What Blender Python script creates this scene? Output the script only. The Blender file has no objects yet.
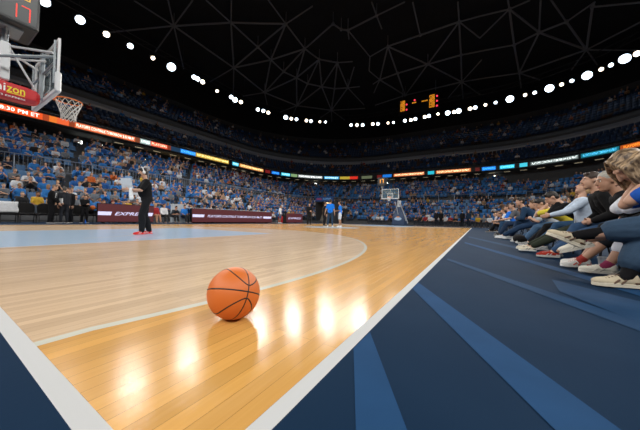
import bpy, math, random
import numpy as np
from mathutils import Vector as V, Matrix
random.seed(7)
C = bpy.context.scene.collection
PI = math.pi
X3, Y3, Z3 = V((1,0,0)), V((0,1,0)), V((0,0,1))

# ------------------------------------------------------------------ camera
CP = (-0.2498, -0.4403, 0.4780)
YAW, PIT, ROL, FOC = 0.554722, 0.018243, 0.022413, 253.0
F_ = V((math.cos(YAW)*math.cos(PIT), math.sin(YAW)*math.cos(PIT), math.sin(PIT)))
R_ = V((math.sin(YAW), -math.cos(YAW), 0)); U_ = R_.cross(F_)
R2 = R_*math.cos(ROL)+U_*math.sin(ROL); U2 = -R_*math.sin(ROL)+U_*math.cos(ROL)
cd = bpy.data.cameras.new('camera'); cam = bpy.data.objects.new('camera', cd); C.objects.link(cam)
cd.sensor_width = 36; cd.lens = FOC*36/640; cd.clip_start = .05; cd.clip_end = 300
m = Matrix.Identity(4)
for i in range(3):
    m[i][0] = R2[i]; m[i][1] = U2[i]; m[i][2] = -F_[i]; m[i][3] = CP[i]
cam.matrix_world = m
bpy.context.scene.camera = cam
cd.dof.use_dof = True; cd.dof.focus_distance = 1.2; cd.dof.aperture_fstop = 5.6
def px(p):                                   # where a point of the hall falls in the view (used only to leave out what is never seen)
    d = V(p)-V(CP); w = d.dot(F_)
    if w < .1: return (9999, 9999, w)
    return (320+FOC*d.dot(R2)/w, 215-FOC*d.dot(U2)/w, w)

# ------------------------------------------------------------------ materials
_m = {}
def nt(name):
    m = bpy.data.materials.new(name); m.use_nodes = True
    t = m.node_tree; b = t.nodes['Principled BSDF']
    return m, t, b
def hexc(h):
    c = [int(h[i:i+2], 16)/255 for i in (0, 2, 4)]
    return tuple(((x+.055)/1.055)**2.4 if x > .04045 else x/12.92 for x in c)
def mat(name, col, rough=.6, metal=0, noise=.12, scale=40, bump=0, emis=None, es=0, alpha=1, spec=.5):
    if name in _m: return _m[name]
    m, t, b = nt(name)
    if isinstance(col, str): col = hexc(col)
    N, L = t.nodes, t.links
    tc = N.new('ShaderNodeTexCoord'); no = N.new('ShaderNodeTexNoise')
    no.inputs['Scale'].default_value = scale; no.inputs['Detail'].default_value = 3
    L.new(tc.outputs['Object'], no.inputs['Vector'])
    mx = N.new('ShaderNodeMix'); mx.data_type = 'RGBA'
    mx.inputs['A'].default_value = tuple(c*(1-noise) for c in col)+(1,)
    mx.inputs['B'].default_value = tuple(min(1, c*(1+noise)) for c in col)+(1,)
    L.new(no.outputs['Fac'], mx.inputs['Factor']); L.new(mx.outputs['Result'], b.inputs['Base Color'])
    b.inputs['Roughness'].default_value = rough; b.inputs['Metallic'].default_value = metal
    b.inputs['Specular IOR Level'].default_value = spec
    if bump:
        bu = N.new('ShaderNodeBump'); bu.inputs['Strength'].default_value = bump; bu.inputs['Distance'].default_value = .01
        L.new(no.outputs['Fac'], bu.inputs['Height']); L.new(bu.outputs['Normal'], b.inputs['Normal'])
    if emis is not None:
        if isinstance(emis, str): emis = hexc(emis)
        b.inputs['Emission Color'].default_value = tuple(emis)+(1,); b.inputs['Emission Strength'].default_value = es
    if alpha < 1: b.inputs['Alpha'].default_value = alpha
    _m[name] = m; return m
def objcol(name, rough=.8):                  # cloth, hair and skin of the spectators: colour of the object itself
    if name in _m: return _m[name]
    m, t, b = nt(name); o = t.nodes.new('ShaderNodeObjectInfo')
    t.links.new(o.outputs['Color'], b.inputs['Base Color']); b.inputs['Roughness'].default_value = rough
    _m[name] = m; return m
def attcol(name, rough=.8):
    m, t, b = nt(name); o = t.nodes.new('ShaderNodeAttribute'); o.attribute_name = 'col'
    t.links.new(o.outputs['Color'], b.inputs['Base Color']); b.inputs['Roughness'].default_value = rough
    return m
def cloth(name, col, bump=.5): return mat(name, col, .85, noise=.22, scale=22, bump=bump, spec=.2)

# ------------------------------------------------------------------ mesh helper
def frame(d):
    d = V(d).normalized(); a = Z3 if abs(d.z) < .9 else X3
    u = d.cross(a).normalized(); return u, d.cross(u).normalized(), d
class G:
    def __init__(s): s.v = []; s.f = []; s.mi = []; s.cur = 0
    def add(s, vs, fs):
        n = len(s.v); s.v += [tuple(v) for v in vs]
        s.f += [tuple(i+n for i in f) for f in fs]; s.mi += [s.cur]*len(fs); return s
    def cap(s, a, b, r0, r1=None, seg=12, rings=3):
        a, b = V(a), V(b); r1 = r0 if r1 is None else r1
        if (b-a).length < 1e-5: b = a+V((0,0,1e-4))
        u, w, d = frame(b-a); vs = [a-d*r0]; rows = []
        for k in range(1, rings+1):
            t = PI/2*k/rings; rows.append((a-d*r0*math.cos(t), r0*math.sin(t)))
        for k in range(0, rings):
            t = PI/2*k/rings; rows.append((b+d*r1*math.sin(t), r1*math.cos(t)))
        for c, r in rows:
            for j in range(seg):
                an = 2*PI*j/seg; vs.append(c+u*r*math.cos(an)+w*r*math.sin(an))
        vs.append(b+d*r1); fs = []; n = len(rows)
        for j in range(seg): fs.append((0, 1+j, 1+(j+1) % seg))
        for i in range(n-1):
            for j in range(seg):
                k = (j+1) % seg; fs.append((1+i*seg+j, 1+(i+1)*seg+j, 1+(i+1)*seg+k, 1+i*seg+k))
        o = 1+(n-1)*seg
        for j in range(seg): fs.append((len(vs)-1, o+(j+1) % seg, o+j))
        return s.add(vs, fs)
    def tube(s, a, b, r0, r1=None, seg=10):
        a, b = V(a), V(b); r1 = r0 if r1 is None else r1; u, w, d = frame(b-a)
        vs = [c+u*r*math.cos(2*PI*j/seg)+w*r*math.sin(2*PI*j/seg) for c, r in ((a, r0), (b, r1)) for j in range(seg)]
        fs = [(j, (j+1) % seg, seg+(j+1) % seg, seg+j) for j in range(seg)]
        fs += [tuple(range(seg))[::-1], tuple(range(seg, 2*seg))]
        return s.add(vs, fs)
    def ell(s, c, r, ax=None, seg=14, rings=9):
        c = V(c); ax = ax or (X3, Y3, Z3); vs = [c-ax[2]*r[2]]; fs = []
        for i in range(1, rings):
            t = -PI/2+PI*i/rings
            for j in range(seg):
                a = 2*PI*j/seg
                vs.append(c+ax[0]*r[0]*math.cos(t)*math.cos(a)+ax[1]*r[1]*math.cos(t)*math.sin(a)+ax[2]*r[2]*math.sin(t))
        vs.append(c+ax[2]*r[2])
        for j in range(seg): fs.append((0, 1+(j+1) % seg, 1+j))
        for i in range(rings-2):
            for j in range(seg):
                k = (j+1) % seg; fs.append((1+i*seg+j, 1+i*seg+k, 1+(i+1)*seg+k, 1+(i+1)*seg+j))
        o = 1+(rings-2)*seg
        for j in range(seg): fs.append((len(vs)-1, o+j, o+(j+1) % seg))
        return s.add(vs, fs)
    def box(s, c, d, ax=None):
        c = V(c); ax = ax or (X3, Y3, Z3)
        vs = [c+ax[0]*d[0]/2*i+ax[1]*d[1]/2*j+ax[2]*d[2]/2*k for i in (-1, 1) for j in (-1, 1) for k in (-1, 1)]
        return s.add(vs, [(0,1,3,2), (4,6,7,5), (0,4,5,1), (2,3,7,6), (0,2,6,4), (1,5,7,3)])
    def rbox(s, c, d, b=.02, ax=None):       # box with chamfered vertical edges and softened rims
        c = V(c); ax = ax or (X3, Y3, Z3); hx, hy, hz = d[0]/2, d[1]/2, d[2]/2; rows = []
        for z, i in ((-hz, b), (-hz+b, 0), (hz-b, 0), (hz, b)):
            x, y = hx-i, hy-i; q = b
            rows.append([(x, -y+q, z), (x, y-q, z), (x-q, y, z), (-x+q, y, z), (-x, y-q, z), (-x, -y+q, z), (-x+q, -y, z), (x-q, -y, z)])
        vs = [c+ax[0]*p[0]+ax[1]*p[1]+ax[2]*p[2] for r in rows for p in r]; fs = [tuple(range(8))[::-1], tuple(range(24, 32))]
        for i in range(3):
            for j in range(8): k = (j+1) % 8; fs.append((i*8+j, i*8+k, i*8+8+k, i*8+8+j))
        return s.add(vs, fs)
    def prism(s, pts, o, ax, depth):         # outline in the plane ax0/ax1 pushed along ax2
        o = V(o); n = len(pts)
        vs = [o+ax[0]*p[0]+ax[1]*p[1]+ax[2]*z for z in (0, depth) for p in pts]
        fs = [tuple(range(n))[::-1], tuple(range(n, 2*n))]+[(i, (i+1) % n, n+(i+1) % n, n+i) for i in range(n)]
        return s.add(vs, fs)
    def mesh(s, name, mats, smooth=True):
        me = bpy.data.meshes.new(name); me.from_pydata(s.v, [], s.f)
        for mm in (mats if isinstance(mats, (list, tuple)) else [mats]): me.materials.append(mm)
        me.polygons.foreach_set('material_index', s.mi); me.polygons.foreach_set('use_smooth', [smooth]*len(s.f))
        me.update(); return me
    def obj(s, name, mats, parent=None, smooth=False, voxel=0, sm=2, bevel=0):
        if voxel:
            tmp = bpy.data.objects.new('t', s.mesh('t', mats)); C.objects.link(tmp)
            r = tmp.modifiers.new('r', 'REMESH'); r.mode = 'VOXEL'; r.voxel_size = voxel; r.use_smooth_shade = True
            if sm: q = tmp.modifiers.new('s', 'SMOOTH'); q.iterations = sm; q.factor = .5
            dg = bpy.context.evaluated_depsgraph_get(); dg.update()
            me = bpy.data.meshes.new_from_object(tmp.evaluated_get(dg)); me.name = name
            me.materials.clear(); me.materials.append(mats)
            bpy.data.objects.remove(tmp)
        else: me = s.mesh(name, mats, smooth)
        o = bpy.data.objects.new(name, me); C.objects.link(o); o.parent = parent
        if bevel: b = o.modifiers.new('b', 'BEVEL'); b.width = bevel; b.segments = 2; b.limit_method = 'ANGLE'
        return o
def tag(o, label=None, cat=None, group=None, kind=None):
    if label: o['label'] = label
    if cat: o['category'] = cat
    if group: o['group'] = group
    if kind: o['kind'] = kind
    return o
def empty(name, loc, rz=0, **k):
    o = bpy.data.objects.new(name, None); C.objects.link(o); o.location = loc; o.rotation_euler = (0, 0, rz)
    o.empty_display_size = .1; return tag(o, **k)
def dup(root, loc, rz, **k):
    r = root.copy(); C.objects.link(r); r.location = loc; r.rotation_euler = (0, 0, rz)
    for ch in KIDS(root):
        c = ch.copy(); C.objects.link(c); c.parent = r; RK.setdefault(r.name, []).append(c)
        for g in KIDS(ch):
            d = g.copy(); C.objects.link(d); d.parent = c; RK.setdefault(c.name, []).append(d)
    return tag(r, **k)
RK = {}
def KIDS(o): return RK[o.name] if o.name in RK else list(o.children)
def reg(root):
    RK[root.name] = list(root.children)
    for c in RK[root.name]: RK[c.name] = list(c.children)
def text_verts(s, size, shear=0, font_w=1):
    cu = bpy.data.curves.new('t', 'FONT'); cu.body = s; cu.size = size; cu.shear = shear; cu.resolution_u = 2; cu.offset = .012*size
    o = bpy.data.objects.new('t', cu); C.objects.link(o)
    dg = bpy.context.evaluated_depsgraph_get(); dg.update()
    me = bpy.data.meshes.new_from_object(o.evaluated_get(dg)); bpy.data.objects.remove(o)
    vs = [(v.co.x*font_w, v.co.y) for v in me.vertices]; fs = [tuple(p.vertices) for p in me.polygons]
    return vs, fs
def text_plane(s, o, ax, size, name, m, parent, width=None, shear=0):
    vs, fs = text_verts(s, size, shear); w = max(v[0] for v in vs); k = (width/w) if width else 1
    o = V(o); g = G(); g.add([o+ax[0]*(v[0]*k)+ax[1]*v[1] for v in vs], fs)
    return g.obj(name, m, parent)

# ------------------------------------------------------------------ bowl geometry: rounded rectangle at offset r
HX, HY, CX, CY = 16.8, 8.6, 14.0, 7.7
def rr(r, s):
    q = PI/2*r; segs = ((2*HX, 0), (q, 1), (2*HY, 2), (q, 3), (2*HX, 4), (q, 5), (2*HY, 6), (q, 7)); tot = sum(a for a, _ in segs); s %= tot
    for ln, k in segs:
        if s <= ln: break
        s -= ln
    if k == 0: return V((CX-HX+s, CY+HY+r, 0)), V((0,1,0))
    if k == 2: return V((CX+HX+r, CY+HY-s, 0)), V((1,0,0))
    if k == 4: return V((CX+HX-s, CY-HY-r, 0)), V((0,-1,0))
    if k == 6: return V((CX-HX-r, CY-HY+s, 0)), V((-1,0,0))
    c = {1: (CX+HX, CY+HY, PI/2), 3: (CX+HX, CY-HY, 0), 5: (CX-HX, CY-HY, -PI/2), 7: (CX-HX, CY+HY, PI)}[k]
    a = c[2]-s/r; n = V((math.cos(a), math.sin(a), 0)); return V((c[0], c[1], 0))+n*r, n
def rlen(r): return 4*HX+4*HY+2*PI*r
def fracs():
    # the same normalised stations for every radius
    out = []
    for k in range(8):
        n = 8 if k % 2 == 0 else 20
        out += [(k, i/n) for i in range(n)]
    return out
def rrf(r, k, f):
    q = PI/2*r; L = [2*HX, q, 2*HY, q, 2*HX, q, 2*HY, q]
    return rr(r, sum(L[:k])+L[k]*f)[0]
def sweep(name, prof, m, smooth=False, closed=False, parent=None):
    st = fracs(); g = G(); n = len(prof); vs = []
    for k, f in st:
        for r, z in prof:
            p = rrf(r, k, f); vs.append((p.x, p.y, z))
    fs = []; N = len(st)
    for i in range(N):
        j = (i+1) % N
        for a in range(n if closed else n-1):
            b = (a+1) % n; fs.append((i*n+a, i*n+b, j*n+b, j*n+a))
    g.add(vs, fs); return g.obj(name, m, parent, smooth)

# ------------------------------------------------------------------ court floor
def wood_court():
    m, t, b = nt('court_surface'); N, L = t.nodes, t.links
    tc = N.new('ShaderNodeTexCoord'); sx = N.new('ShaderNodeSeparateXYZ'); L.new(tc.outputs['Object'], sx.inputs[0])
    def M(op, a, c=None, cl=False):
        n = N.new('ShaderNodeMath'); n.operation = op; n.use_clamp = cl
        for i, q in enumerate((a, c)):
            if q is None: continue
            if isinstance(q, (int, float)): n.inputs[i].default_value = q
            else: L.new(q, n.inputs[i])
        return n.outputs[0]
    x, y = sx.outputs[0], sx.outputs[1]
    u = M('SUBTRACT', 14, M('ABSOLUTE', M('SUBTRACT', x, 14))); v = M('ABSOLUTE', M('SUBTRACT', y, 7.5))
    def edge(d): return M('MULTIPLY', d, 400, True) if False else M('GREATER_THAN', d, 0)
    AND = lambda a, c: M('MULTIPLY', a, c); OR = lambda a, c: M('MAXIMUM', a, c); NOT = lambda a: M('SUBTRACT', 1, a)
    GT = lambda a, c: M('GREATER_THAN', a, c); LT = lambda a, c: M('LESS_THAN', a, c)
    def dist(ux, vx): return M('SQRT', M('ADD', M('POWER', M('SUBTRACT', u, ux), 2), M('POWER', M('SUBTRACT', v, vx), 2)))
    inside = AND(GT(u, 0), LT(v, 7.5))
    dh = dist(1.575, 0)
    def three(e): return OR(AND(LT(u, 2.99), LT(v, 6.6-e)), LT(dh, 6.75-e))
    t_out, t_in = three(0), three(.05)
    key = AND(LT(u, 5.8), LT(v, 2.45)); key_in = AND(LT(u, 5.75), LT(v, 2.4))
    df = dist(5.8, 0); ftc = AND(AND(LT(df, 1.8), GT(df, 1.75)), GT(u, 5.75))
    nc = AND(AND(LT(dh, 1.3), GT(dh, 1.25)), GT(u, 1.575))
    dc = dist(14, 0); cc = LT(dc, 1.8); ccl = AND(cc, GT(dc, 1.75)); mid = GT(u, 13.975)
    # planks
    br = N.new('ShaderNodeTexBrick'); L.new(tc.outputs['Object'], br.inputs['Vector'])
    br.inputs['Scale'].default_value = 1; br.inputs['Brick Width'].default_value = .95; br.inputs['Row Height'].default_value = .057
    br.inputs['Mortar Size'].default_value = .001; br.inputs['Mortar Smooth'].default_value = .3; br.offset = .37; br.offset_frequency = 2
    br.inputs['Color1'].default_value = (.86,.855,.84,1); br.inputs['Color2'].default_value = (1.1,1.1,1.1,1); br.inputs['Mortar'].default_value = (.5,.47,.44,1)
    mp = N.new('ShaderNodeMapping'); mp.inputs['Scale'].default_value = (1.6, 48, 1); L.new(tc.outputs['Object'], mp.inputs['Vector'])
    gr = N.new('ShaderNodeTexNoise'); gr.inputs['Scale'].default_value = 1.6; gr.inputs['Detail'].default_value = 6; gr.inputs['Distortion'].default_value = .6
    L.new(mp.outputs[0], gr.inputs['Vector'])
    def mixc(f, a, c, mode='MIX'):
        n = N.new('ShaderNodeMix'); n.data_type = 'RGBA'; n.blend_type = mode
        if isinstance(f, (int, float)): n.inputs['Factor'].default_value = f
        else: L.new(f, n.inputs['Factor'])
        for k, q in (('A', a), ('B', c)):
            if isinstance(q, tuple): n.inputs[k].default_value = q+(1,)
            else: L.new(q, n.inputs[k])
        return n.outputs['Result']
    gold = mixc(gr.outputs['Fac'], GOLD[0], GOLD[1]); pale = mixc(gr.outputs['Fac'], PALE[0], PALE[1])
    wood = mixc(1, mixc(t_out, gold, pale), br.outputs['Color'], 'MULTIPLY')
    line = (.56,.57,.5)
    c = mixc(cc, wood, (.5,.6,.7)); c = mixc(key_in, c, KEYC)
    c = mixc(OR(AND(t_out, NOT(t_in)), OR(OR(ccl, mid), OR(ftc, nc))), c, line)
    c = mixc(AND(key, NOT(key_in)), c, (.62,.68,.74))
    # boundary and apron
    bl = AND(NOT(inside), AND(GT(u, -.05), LT(v, 7.55)))
    ns = N.new('ShaderNodeTexNoise'); ns.inputs['Scale'].default_value = 1.3; ns.inputs['Detail'].default_value = 5; ns.inputs['Distortion'].default_value = 1.5
    L.new(tc.outputs['Object'], ns.inputs['Vector'])
    ap = mixc(ns.outputs['Fac'], APR[0], APR[1])
    c = mixc(inside, ap, c); c = mixc(bl, c, (.52,.53,.54))
    L.new(c, b.inputs['Base Color'])
    painted = OR(bl, NOT(inside))
    ro = M('ADD', .12, M('MULTIPLY', gr.outputs['Fac'], .12)); ro = M('ADD', M('MULTIPLY', ro, NOT(painted)), M('MULTIPLY', painted, .72))
    L.new(ro, b.inputs['Roughness'])
    n2 = N.new('ShaderNodeTexNoise'); n2.inputs['Scale'].default_value = 9; L.new(mp.outputs[0], n2.inputs['Vector'])
    bu = N.new('ShaderNodeBump'); bu.inputs['Strength'].default_value = .16; bu.inputs['Distance'].default_value = .002
    L.new(M('ADD', br.outputs['Fac'], M('MULTIPLY', gr.outputs['Fac'], -1.5)), bu.inputs['Height']); L.new(bu.outputs['Normal'], b.inputs['Normal'])
    L.new(M('ADD', .05, M('MULTIPLY', inside, .15)), b.inputs['Specular IOR Level'])
    return m
GOLD = ((.56,.285,.07), (.68,.38,.11)); PALE = ((.58,.42,.265), (.68,.51,.35)); KEYC = (.40,.54,.70); APR = ((.003,.017,.045), (.008,.027,.062))
g = G(); g.add([(-36,-30,0), (64,-30,0), (64,46,0), (-36,46,0)], [(0,1,2,3)]); tag(g.obj('floor', wood_court()), kind='structure')
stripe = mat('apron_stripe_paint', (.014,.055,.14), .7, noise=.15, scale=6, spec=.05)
faint = mat('apron_faint_blue', (.016,.048,.11), .7, noise=.3, scale=5, spec=.05)  # slightly lighter blue for some apron strips and one irregular patch
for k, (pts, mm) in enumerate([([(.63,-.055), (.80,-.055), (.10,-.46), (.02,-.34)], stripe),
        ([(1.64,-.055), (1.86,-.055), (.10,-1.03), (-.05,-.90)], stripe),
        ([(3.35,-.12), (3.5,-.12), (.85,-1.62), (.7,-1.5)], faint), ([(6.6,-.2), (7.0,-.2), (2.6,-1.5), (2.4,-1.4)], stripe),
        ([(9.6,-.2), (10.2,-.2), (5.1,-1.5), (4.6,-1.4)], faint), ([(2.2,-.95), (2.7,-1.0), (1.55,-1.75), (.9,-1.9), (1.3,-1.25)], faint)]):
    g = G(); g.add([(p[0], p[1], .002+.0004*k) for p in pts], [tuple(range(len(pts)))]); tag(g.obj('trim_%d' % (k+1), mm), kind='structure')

# ------------------------------------------------------------------ bowl shell
conc = mat('dark_concrete', (.085,.088,.095), .8, noise=.2, scale=3); blk = mat('black_wall', (.012,.013,.016), .85, noise=.3, scale=2)
LOW = [(4.2+.85*i, .35+.48*i) for i in range(6)]          # (r, z) of every row
UPP = [(10.6+.85*i, 3.9+.46*i) for i in range(7)]
prof = [(3.5, 0), (3.5, .35)]
for i, (r, z) in enumerate(LOW): prof += [(r-.45, z), (r+.4, z)] + ([(r+.4, z+.48)] if i < 5 else [])
prof += [(9.0, 3.35), (10.1, 3.35)]
for i, (r, z) in enumerate(UPP): prof += [(r-.45, z), (r+.4, z)]
prof += [(18.2, 6.66), (18.2, 8.5), (16.0, 8.5)]
tag(sweep('floor_2', prof, conc), kind='structure')
T1 = [(16.9+.8*i, 9.7+.62*i) for i in range(4)]; T2 = [(20.6+.85*i, 14.0+.62*i) for i in range(8)]
tag(sweep('wall_fascia', [(16.0, 8.45), (16.0, 9.5), (16.3, 9.55)], blk), kind='structure')
p2 = [(16.3, 9.55)]
for r, z in T1: p2 += [(r-.4, z), (r+.4, z)]
p2 += [(19.7, 12.2)]
tag(sweep('floor_3', p2, conc), kind='structure')
rim = mat('balcony_rim_metal', (.3,.33,.38), .45, .3, noise=.1)
tag(sweep('trim_20', [(19.7, 12.1), (19.5, 12.7), (19.6, 13.1), (19.72, 13.1)], rim), kind='structure')
p3 = [(19.72, 13.1), (19.8, 13.5)]
for r, z in T2: p3 += [(r-.42, z), (r+.43, z)]
p3 += [(27.0, 19.3), (29.5, 19.3), (29.5, 21.2)]
tag(sweep('floor_4', p3, conc), kind='structure')
tag(sweep('wall_upper', [(29.5, 21.1), (30.5, 26.5)], blk), kind='structure')
# roof
g = G(); vs = []; fs = []; NR, NA = 8, 48
def rz(x, y): return 24.3+13*(1-((x-14)/50)**2-((y-7.7)/40)**2)
st = fracs()
for i in range(NR+1):
    for k, f in st:
        p = rrf(30.5, k, f); q = i/NR; x, y = CX+(p.x-CX)*q, CY+(p.y-CY)*q; vs.append((x, y, max(22.5, rz(x, y)) if i < NR else 26))
for i in range(NR):
    for j in range(len(st)): k = (j+1) % len(st); fs.append((i*len(st)+j, i*len(st)+k, (i+1)*len(st)+k, (i+1)*len(st)+j))
g.add(vs, fs); tag(g.obj('ceiling', blk), kind='structure')

# roof space frame
ND = {'A':(19.1,37.3,28.2),'a1':(14.1,37.4,28.2),'a2':(17.0,34.9,29.4),'a3':(19.2,32.8,30.1),'a4':(13.2,42.7,25.4),'a5':(18.8,41.8,25.7),'a6':(23.3,41.9,25.4),'B':(29.4,36.8,27.3),'C':(24.5,31.6,30.1),'c1':(20.4,31.7,30.5),'c2':(22.7,29.3,31.2),'D':(30.2,25.6,31.4),'d1':(26.0,25.5,32.1),'d2':(30.6,20.8,32.5),'E':(29.9,31.4,29.5),'F':(35.3,25.5,30.4),'G':(33.0,31.3,29.0),'H':(36.2,31.0,28.4),'I':(36.8,36.4,26.0),'b1':(32.6,40.7,24.7),'b2':(27.8,41.3,25.2),'i1':(34.1,39.7,24.9),'i2':(39.1,37.8,24.7),'J':(43.7,33.4,25.4),'K':(38.8,29.9,28.2),'L':(41.2,28.9,27.9),'M':(38.5,24.5,30.0),'N':(40.9,22.0,29.9),'n1':(42.3,19.5,30.1),'O':(43.4,26.9,27.8),'P':(45.4,25.0,27.8),'Q':(49.6,28.0,25.5),'R':(46.8,22.6,28.0),'r1':(43.4,19.7,29.7),'r2':(47.7,20.3,28.1),'r3':(52.3,21.2,26.3),'q1':(53.2,21.3,25.9),'q2':(52.2,29.3,24.0),'q3':(49.6,31.1,24.3),'q4':(53.5,26.5,24.3),'j1':(42.3,37.0,24.2),'j2':(44.8,35.3,24.1),'S':(34.6,19.5,32.0),'T':(36.1,18.8,31.8),'U':(36.8,17.9,31.8),'u1':(38.3,18.4,31.4),'V':(37.0,13.1,32.4),'v1':(36.9,8.8,32.6),'v2':(34.8,13.1,32.9),'v3':(39.3,13.0,31.8),'W':(42.6,13.0,30.9),'w1':(43.0,16.4,30.4),'X1':(42.7,7.7,31.0),'X':(42.6,2.1,30.9),'x1':(42.5,-.6,30.6),'x2':(37.4,7.8,32.5),'Y1':(48.3,16.3,28.7),'y2':(50.5,18.3,27.5),'Y':(53.7,12.6,27.0),'Z':(48.5,7.4,29.2),'Z1':(48.3,12.7,29.0),'A2':(48.2,2.1,29.0),'a7':(48.1,-1.3,28.6),'y3':(45.5,17.5,29.4),'y4':(48.5,17.8,28.3),'B2':(53.6,2.2,27.0),'b3':(53.4,-1.5,26.6),'y5':(53.4,19.0,26.2),'b4':(57.4,2.1,25.3),'b5':(56.6,4.8,25.8),'b6':(56.8,-.8,25.2),'b7':(49.8,-.9,28.1),'x3':(39.6,2.1,31.7),'x4':(45.9,-.6,29.5),'C2':(42.4,-4.0,30.1),'c3':(41.0,-3.7,30.5),'D2':(48.0,-5.1,28.1),'E2':(53.0,-6.3,25.9),'e1':(55.8,-6.9,24.5),'F2':(46.4,-7.8,28.0),'f1':(41.8,-7.2,29.5),'c4':(41.6,-6.1,29.8),'G2':(45.2,-10.4,27.7),'g1':(42.8,-12.4,27.7),'g2':(42.0,-8.2,29.3),'H2':(49.3,-13.4,25.3),'h1':(51.5,-15.1,23.8),'I2':(43.5,-12.4,27.6),'h2':(45.2,-17.3,25.2),'h3':(49.1,-18.7,23.3),'h4':(52.5,-12.6,24.3),'e2':(54.3,-9.2,24.6),'i3':(43.2,-16.5,26.2)}
BAR = 'A-a1 A-a2 A-a3 A-a4 A-a5 A-a6 A-B A-C C-c1 C-c2 C-B C-D C-E D-d1 D-d2 D-E D-F D-G E-B E-G B-G B-I B-b1 B-b2 G-F G-H G-I H-F H-I H-K K-F K-I K-J K-L K-M F-M M-N N-n1 L-M L-J L-O O-M O-N J-O O-P P-N J-Q J-I O-Q P-Q Q-R P-R N-R R-r1 R-r2 R-r3 Q-q1 Q-q2 Q-q3 Q-q4 J-j1 J-j2 I-i1 I-i2 F-S S-T T-U U-u1 U-V V-v1 V-v2 V-v3 W-w1 W-X1 X1-X X-x1 X1-x2 W-Y1 Y1-y2 W-Y W-Z Y1-Z1 Z1-Z Z-A2 A2-a7 Y1-y3 Y1-Y Y1-y4 Z-X Z-Y Z-B2 Y-B2 B2-b3 Y-y5 X-A2 A2-B2 B2-b4 B2-b5 B2-b6 B2-b7 X-x3 X-x4 C2-c3 C2-D2 C2-c4 C2-F2 D2-E2 D2-F2 D2-a7 E2-e1 F2-G2 F2-f1 F2-E2 F2-H2 G2-g1 G2-g2 G2-H2 H2-h1 H2-I2 I2-g1 I2-i3 H2-E2 H2-h2 H2-h3 H2-h4 E2-e2 E2-b3 x1-C2 x4-C2 w1-U y3-w1'
g = G()
for s in BAR.split():
    a, b = s.split('-'); pa, pb = V(ND[a]), V(ND[b]); g.tube(pa, pb, .13 if a[0].isupper() and b[0].isupper() else .1, seg=6)
for k, p in ND.items():
    if k[0].isupper(): g.ell(p, (.26,.26,.26), seg=8, rings=6)
for k, p in ND.items():
    if k[0].isupper() and len(k) == 1: g.tube(p, (p[0], p[1], rz(p[0], p[1])+.1), .06, seg=5)
tag(g.obj('ceiling_truss', mat('truss_steel', (.22,.225,.25), .6, .2)), kind='structure')

# ------------------------------------------------------------------ floodlights
LP = [(6.3,37.1,2,0),(9.0,37.1,2,0),(11.4,37.3,1,1),(13.8,37.2,1,0),(16.5,37.3,0,1),(18.9,37.2,3,0),(22.1,36.8,1,0),(22.7,36.8,1,0),(23.6,36.9,1,1),(26.6,37.4,0,1),(29.2,37.0,1,0),(30.3,37.3,2,0),(31.4,37.0,1,1),(35.3,36.6,1,0),(36.3,36.1,1,0),(37.4,35.8,1,1),(41.0,34.2,2,0),(42.1,33.6,1,1),(42.9,32.8,1,0),(44.5,31.3,1,1),(45.2,30.6,1,0),(46.5,29.1,0,1),(47.2,28.1,0,0),(51.5,23.9,1,0),(52.1,22.7,1,1),(52.7,21.6,1,0),(53.2,19.4,1,1),(53.7,18.4,1,0),(54.2,16.3,0,1),(54.5,15.2,0,0),(54.7,12.8,1,0),(54.9,11.6,1,1),(54.7,10.7,1,0),(54.6,8.8,1,1),(54.5,8.0,1,0),(54.3,6.3,0,1),(54.7,4.6,2,0),(54.8,3.5,1,1),(54.7,2.7,2,0),(54.6,.8,1,1),(54.5,0,1,0),(54.1,-1.6,0,1),(53.9,-3.1,0,0),(53.5,-5.1,3,0),(53.0,-7.1,0,1),(52.8,-8.3,0,0),(52.2,-10.0,3,0),(51.6,-11.3,0,1),(51.0,-12.3,0,0),(50.2,-13.7,3,0),(49.1,-14.8,0,1),(48.4,-15.5,0,0),(47.4,-16.4,3,0),(46.7,-17.2,1,1)]
LP += [(x, 15.2-y, s, w) for x, y, s, w in LP[:16]]+[(-26+2*i, 15.2, 1, 0) for i in range(0)]
SZ = [.25, .33, .44, .56]
lens_c = mat('lamp_lens_cool', (.8,.85,.9), .3, emis=(.72,.86,1.0), es=7)
lens_w = mat('lamp_lens_warm', (.9,.85,.75), .3, emis=(1.0,.84,.62), es=6)
hous = mat('lamp_housing', (.03,.03,.035), .5)
aim0 = V((14, 7.5, 0)); WRD = ['small', 'medium', 'large', 'very large']
protoL = {}
def floodlight(x, y, s, w, lab):
    p = V((x, y, 22)); d = (V((14+(x-14)*.25, 7.5+(y-7.5)*.25, 0))-p).normalized()
    if (s, w) not in protoL:
        root = empty('floodlight', p); r = SZ[s]; u, v, e = X3, Y3, -Z3
        g = G(); g.tube((0,0,.0), (0,0,.42*r+.2), r*1.02, r*.55, seg=20); g.tube((0,0,.4*r+.2), (0,0,.5*r+.45), r*.3, r*.25, seg=10); g.obj('lamp_housing', hous, root)
        g = G(); g.tube((0,0,-.03), (0,0,-.001), r*.96, r*.98, seg=20); g.obj('lens', lens_w if w else lens_c, root)
        g = G(); g.box((r*1.1,0,.25), (.05,.08,.7)); g.box((-r*1.1,0,.25), (.05,.08,.7)); g.box((0,0,.62), (2.2*r,.08,.05)); g.tube((0,0,.62), (0,0,1.2), .04); g.obj('bracket', hous, root)
        reg(root); protoL[(s, w)] = root
    else:
        root = dup(protoL[(s, w)], p, 0)
    q = (-d).to_track_quat('Z', 'Y'); root.rotation_mode = 'QUATERNION'; root.rotation_quaternion = q
    tag(root, lab, 'floodlight', 'floodlights on the ring under the roof')
order = sorted(range(len(LP)), key=lambda i: px((LP[i][0], LP[i][1], 22))[0])
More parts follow.
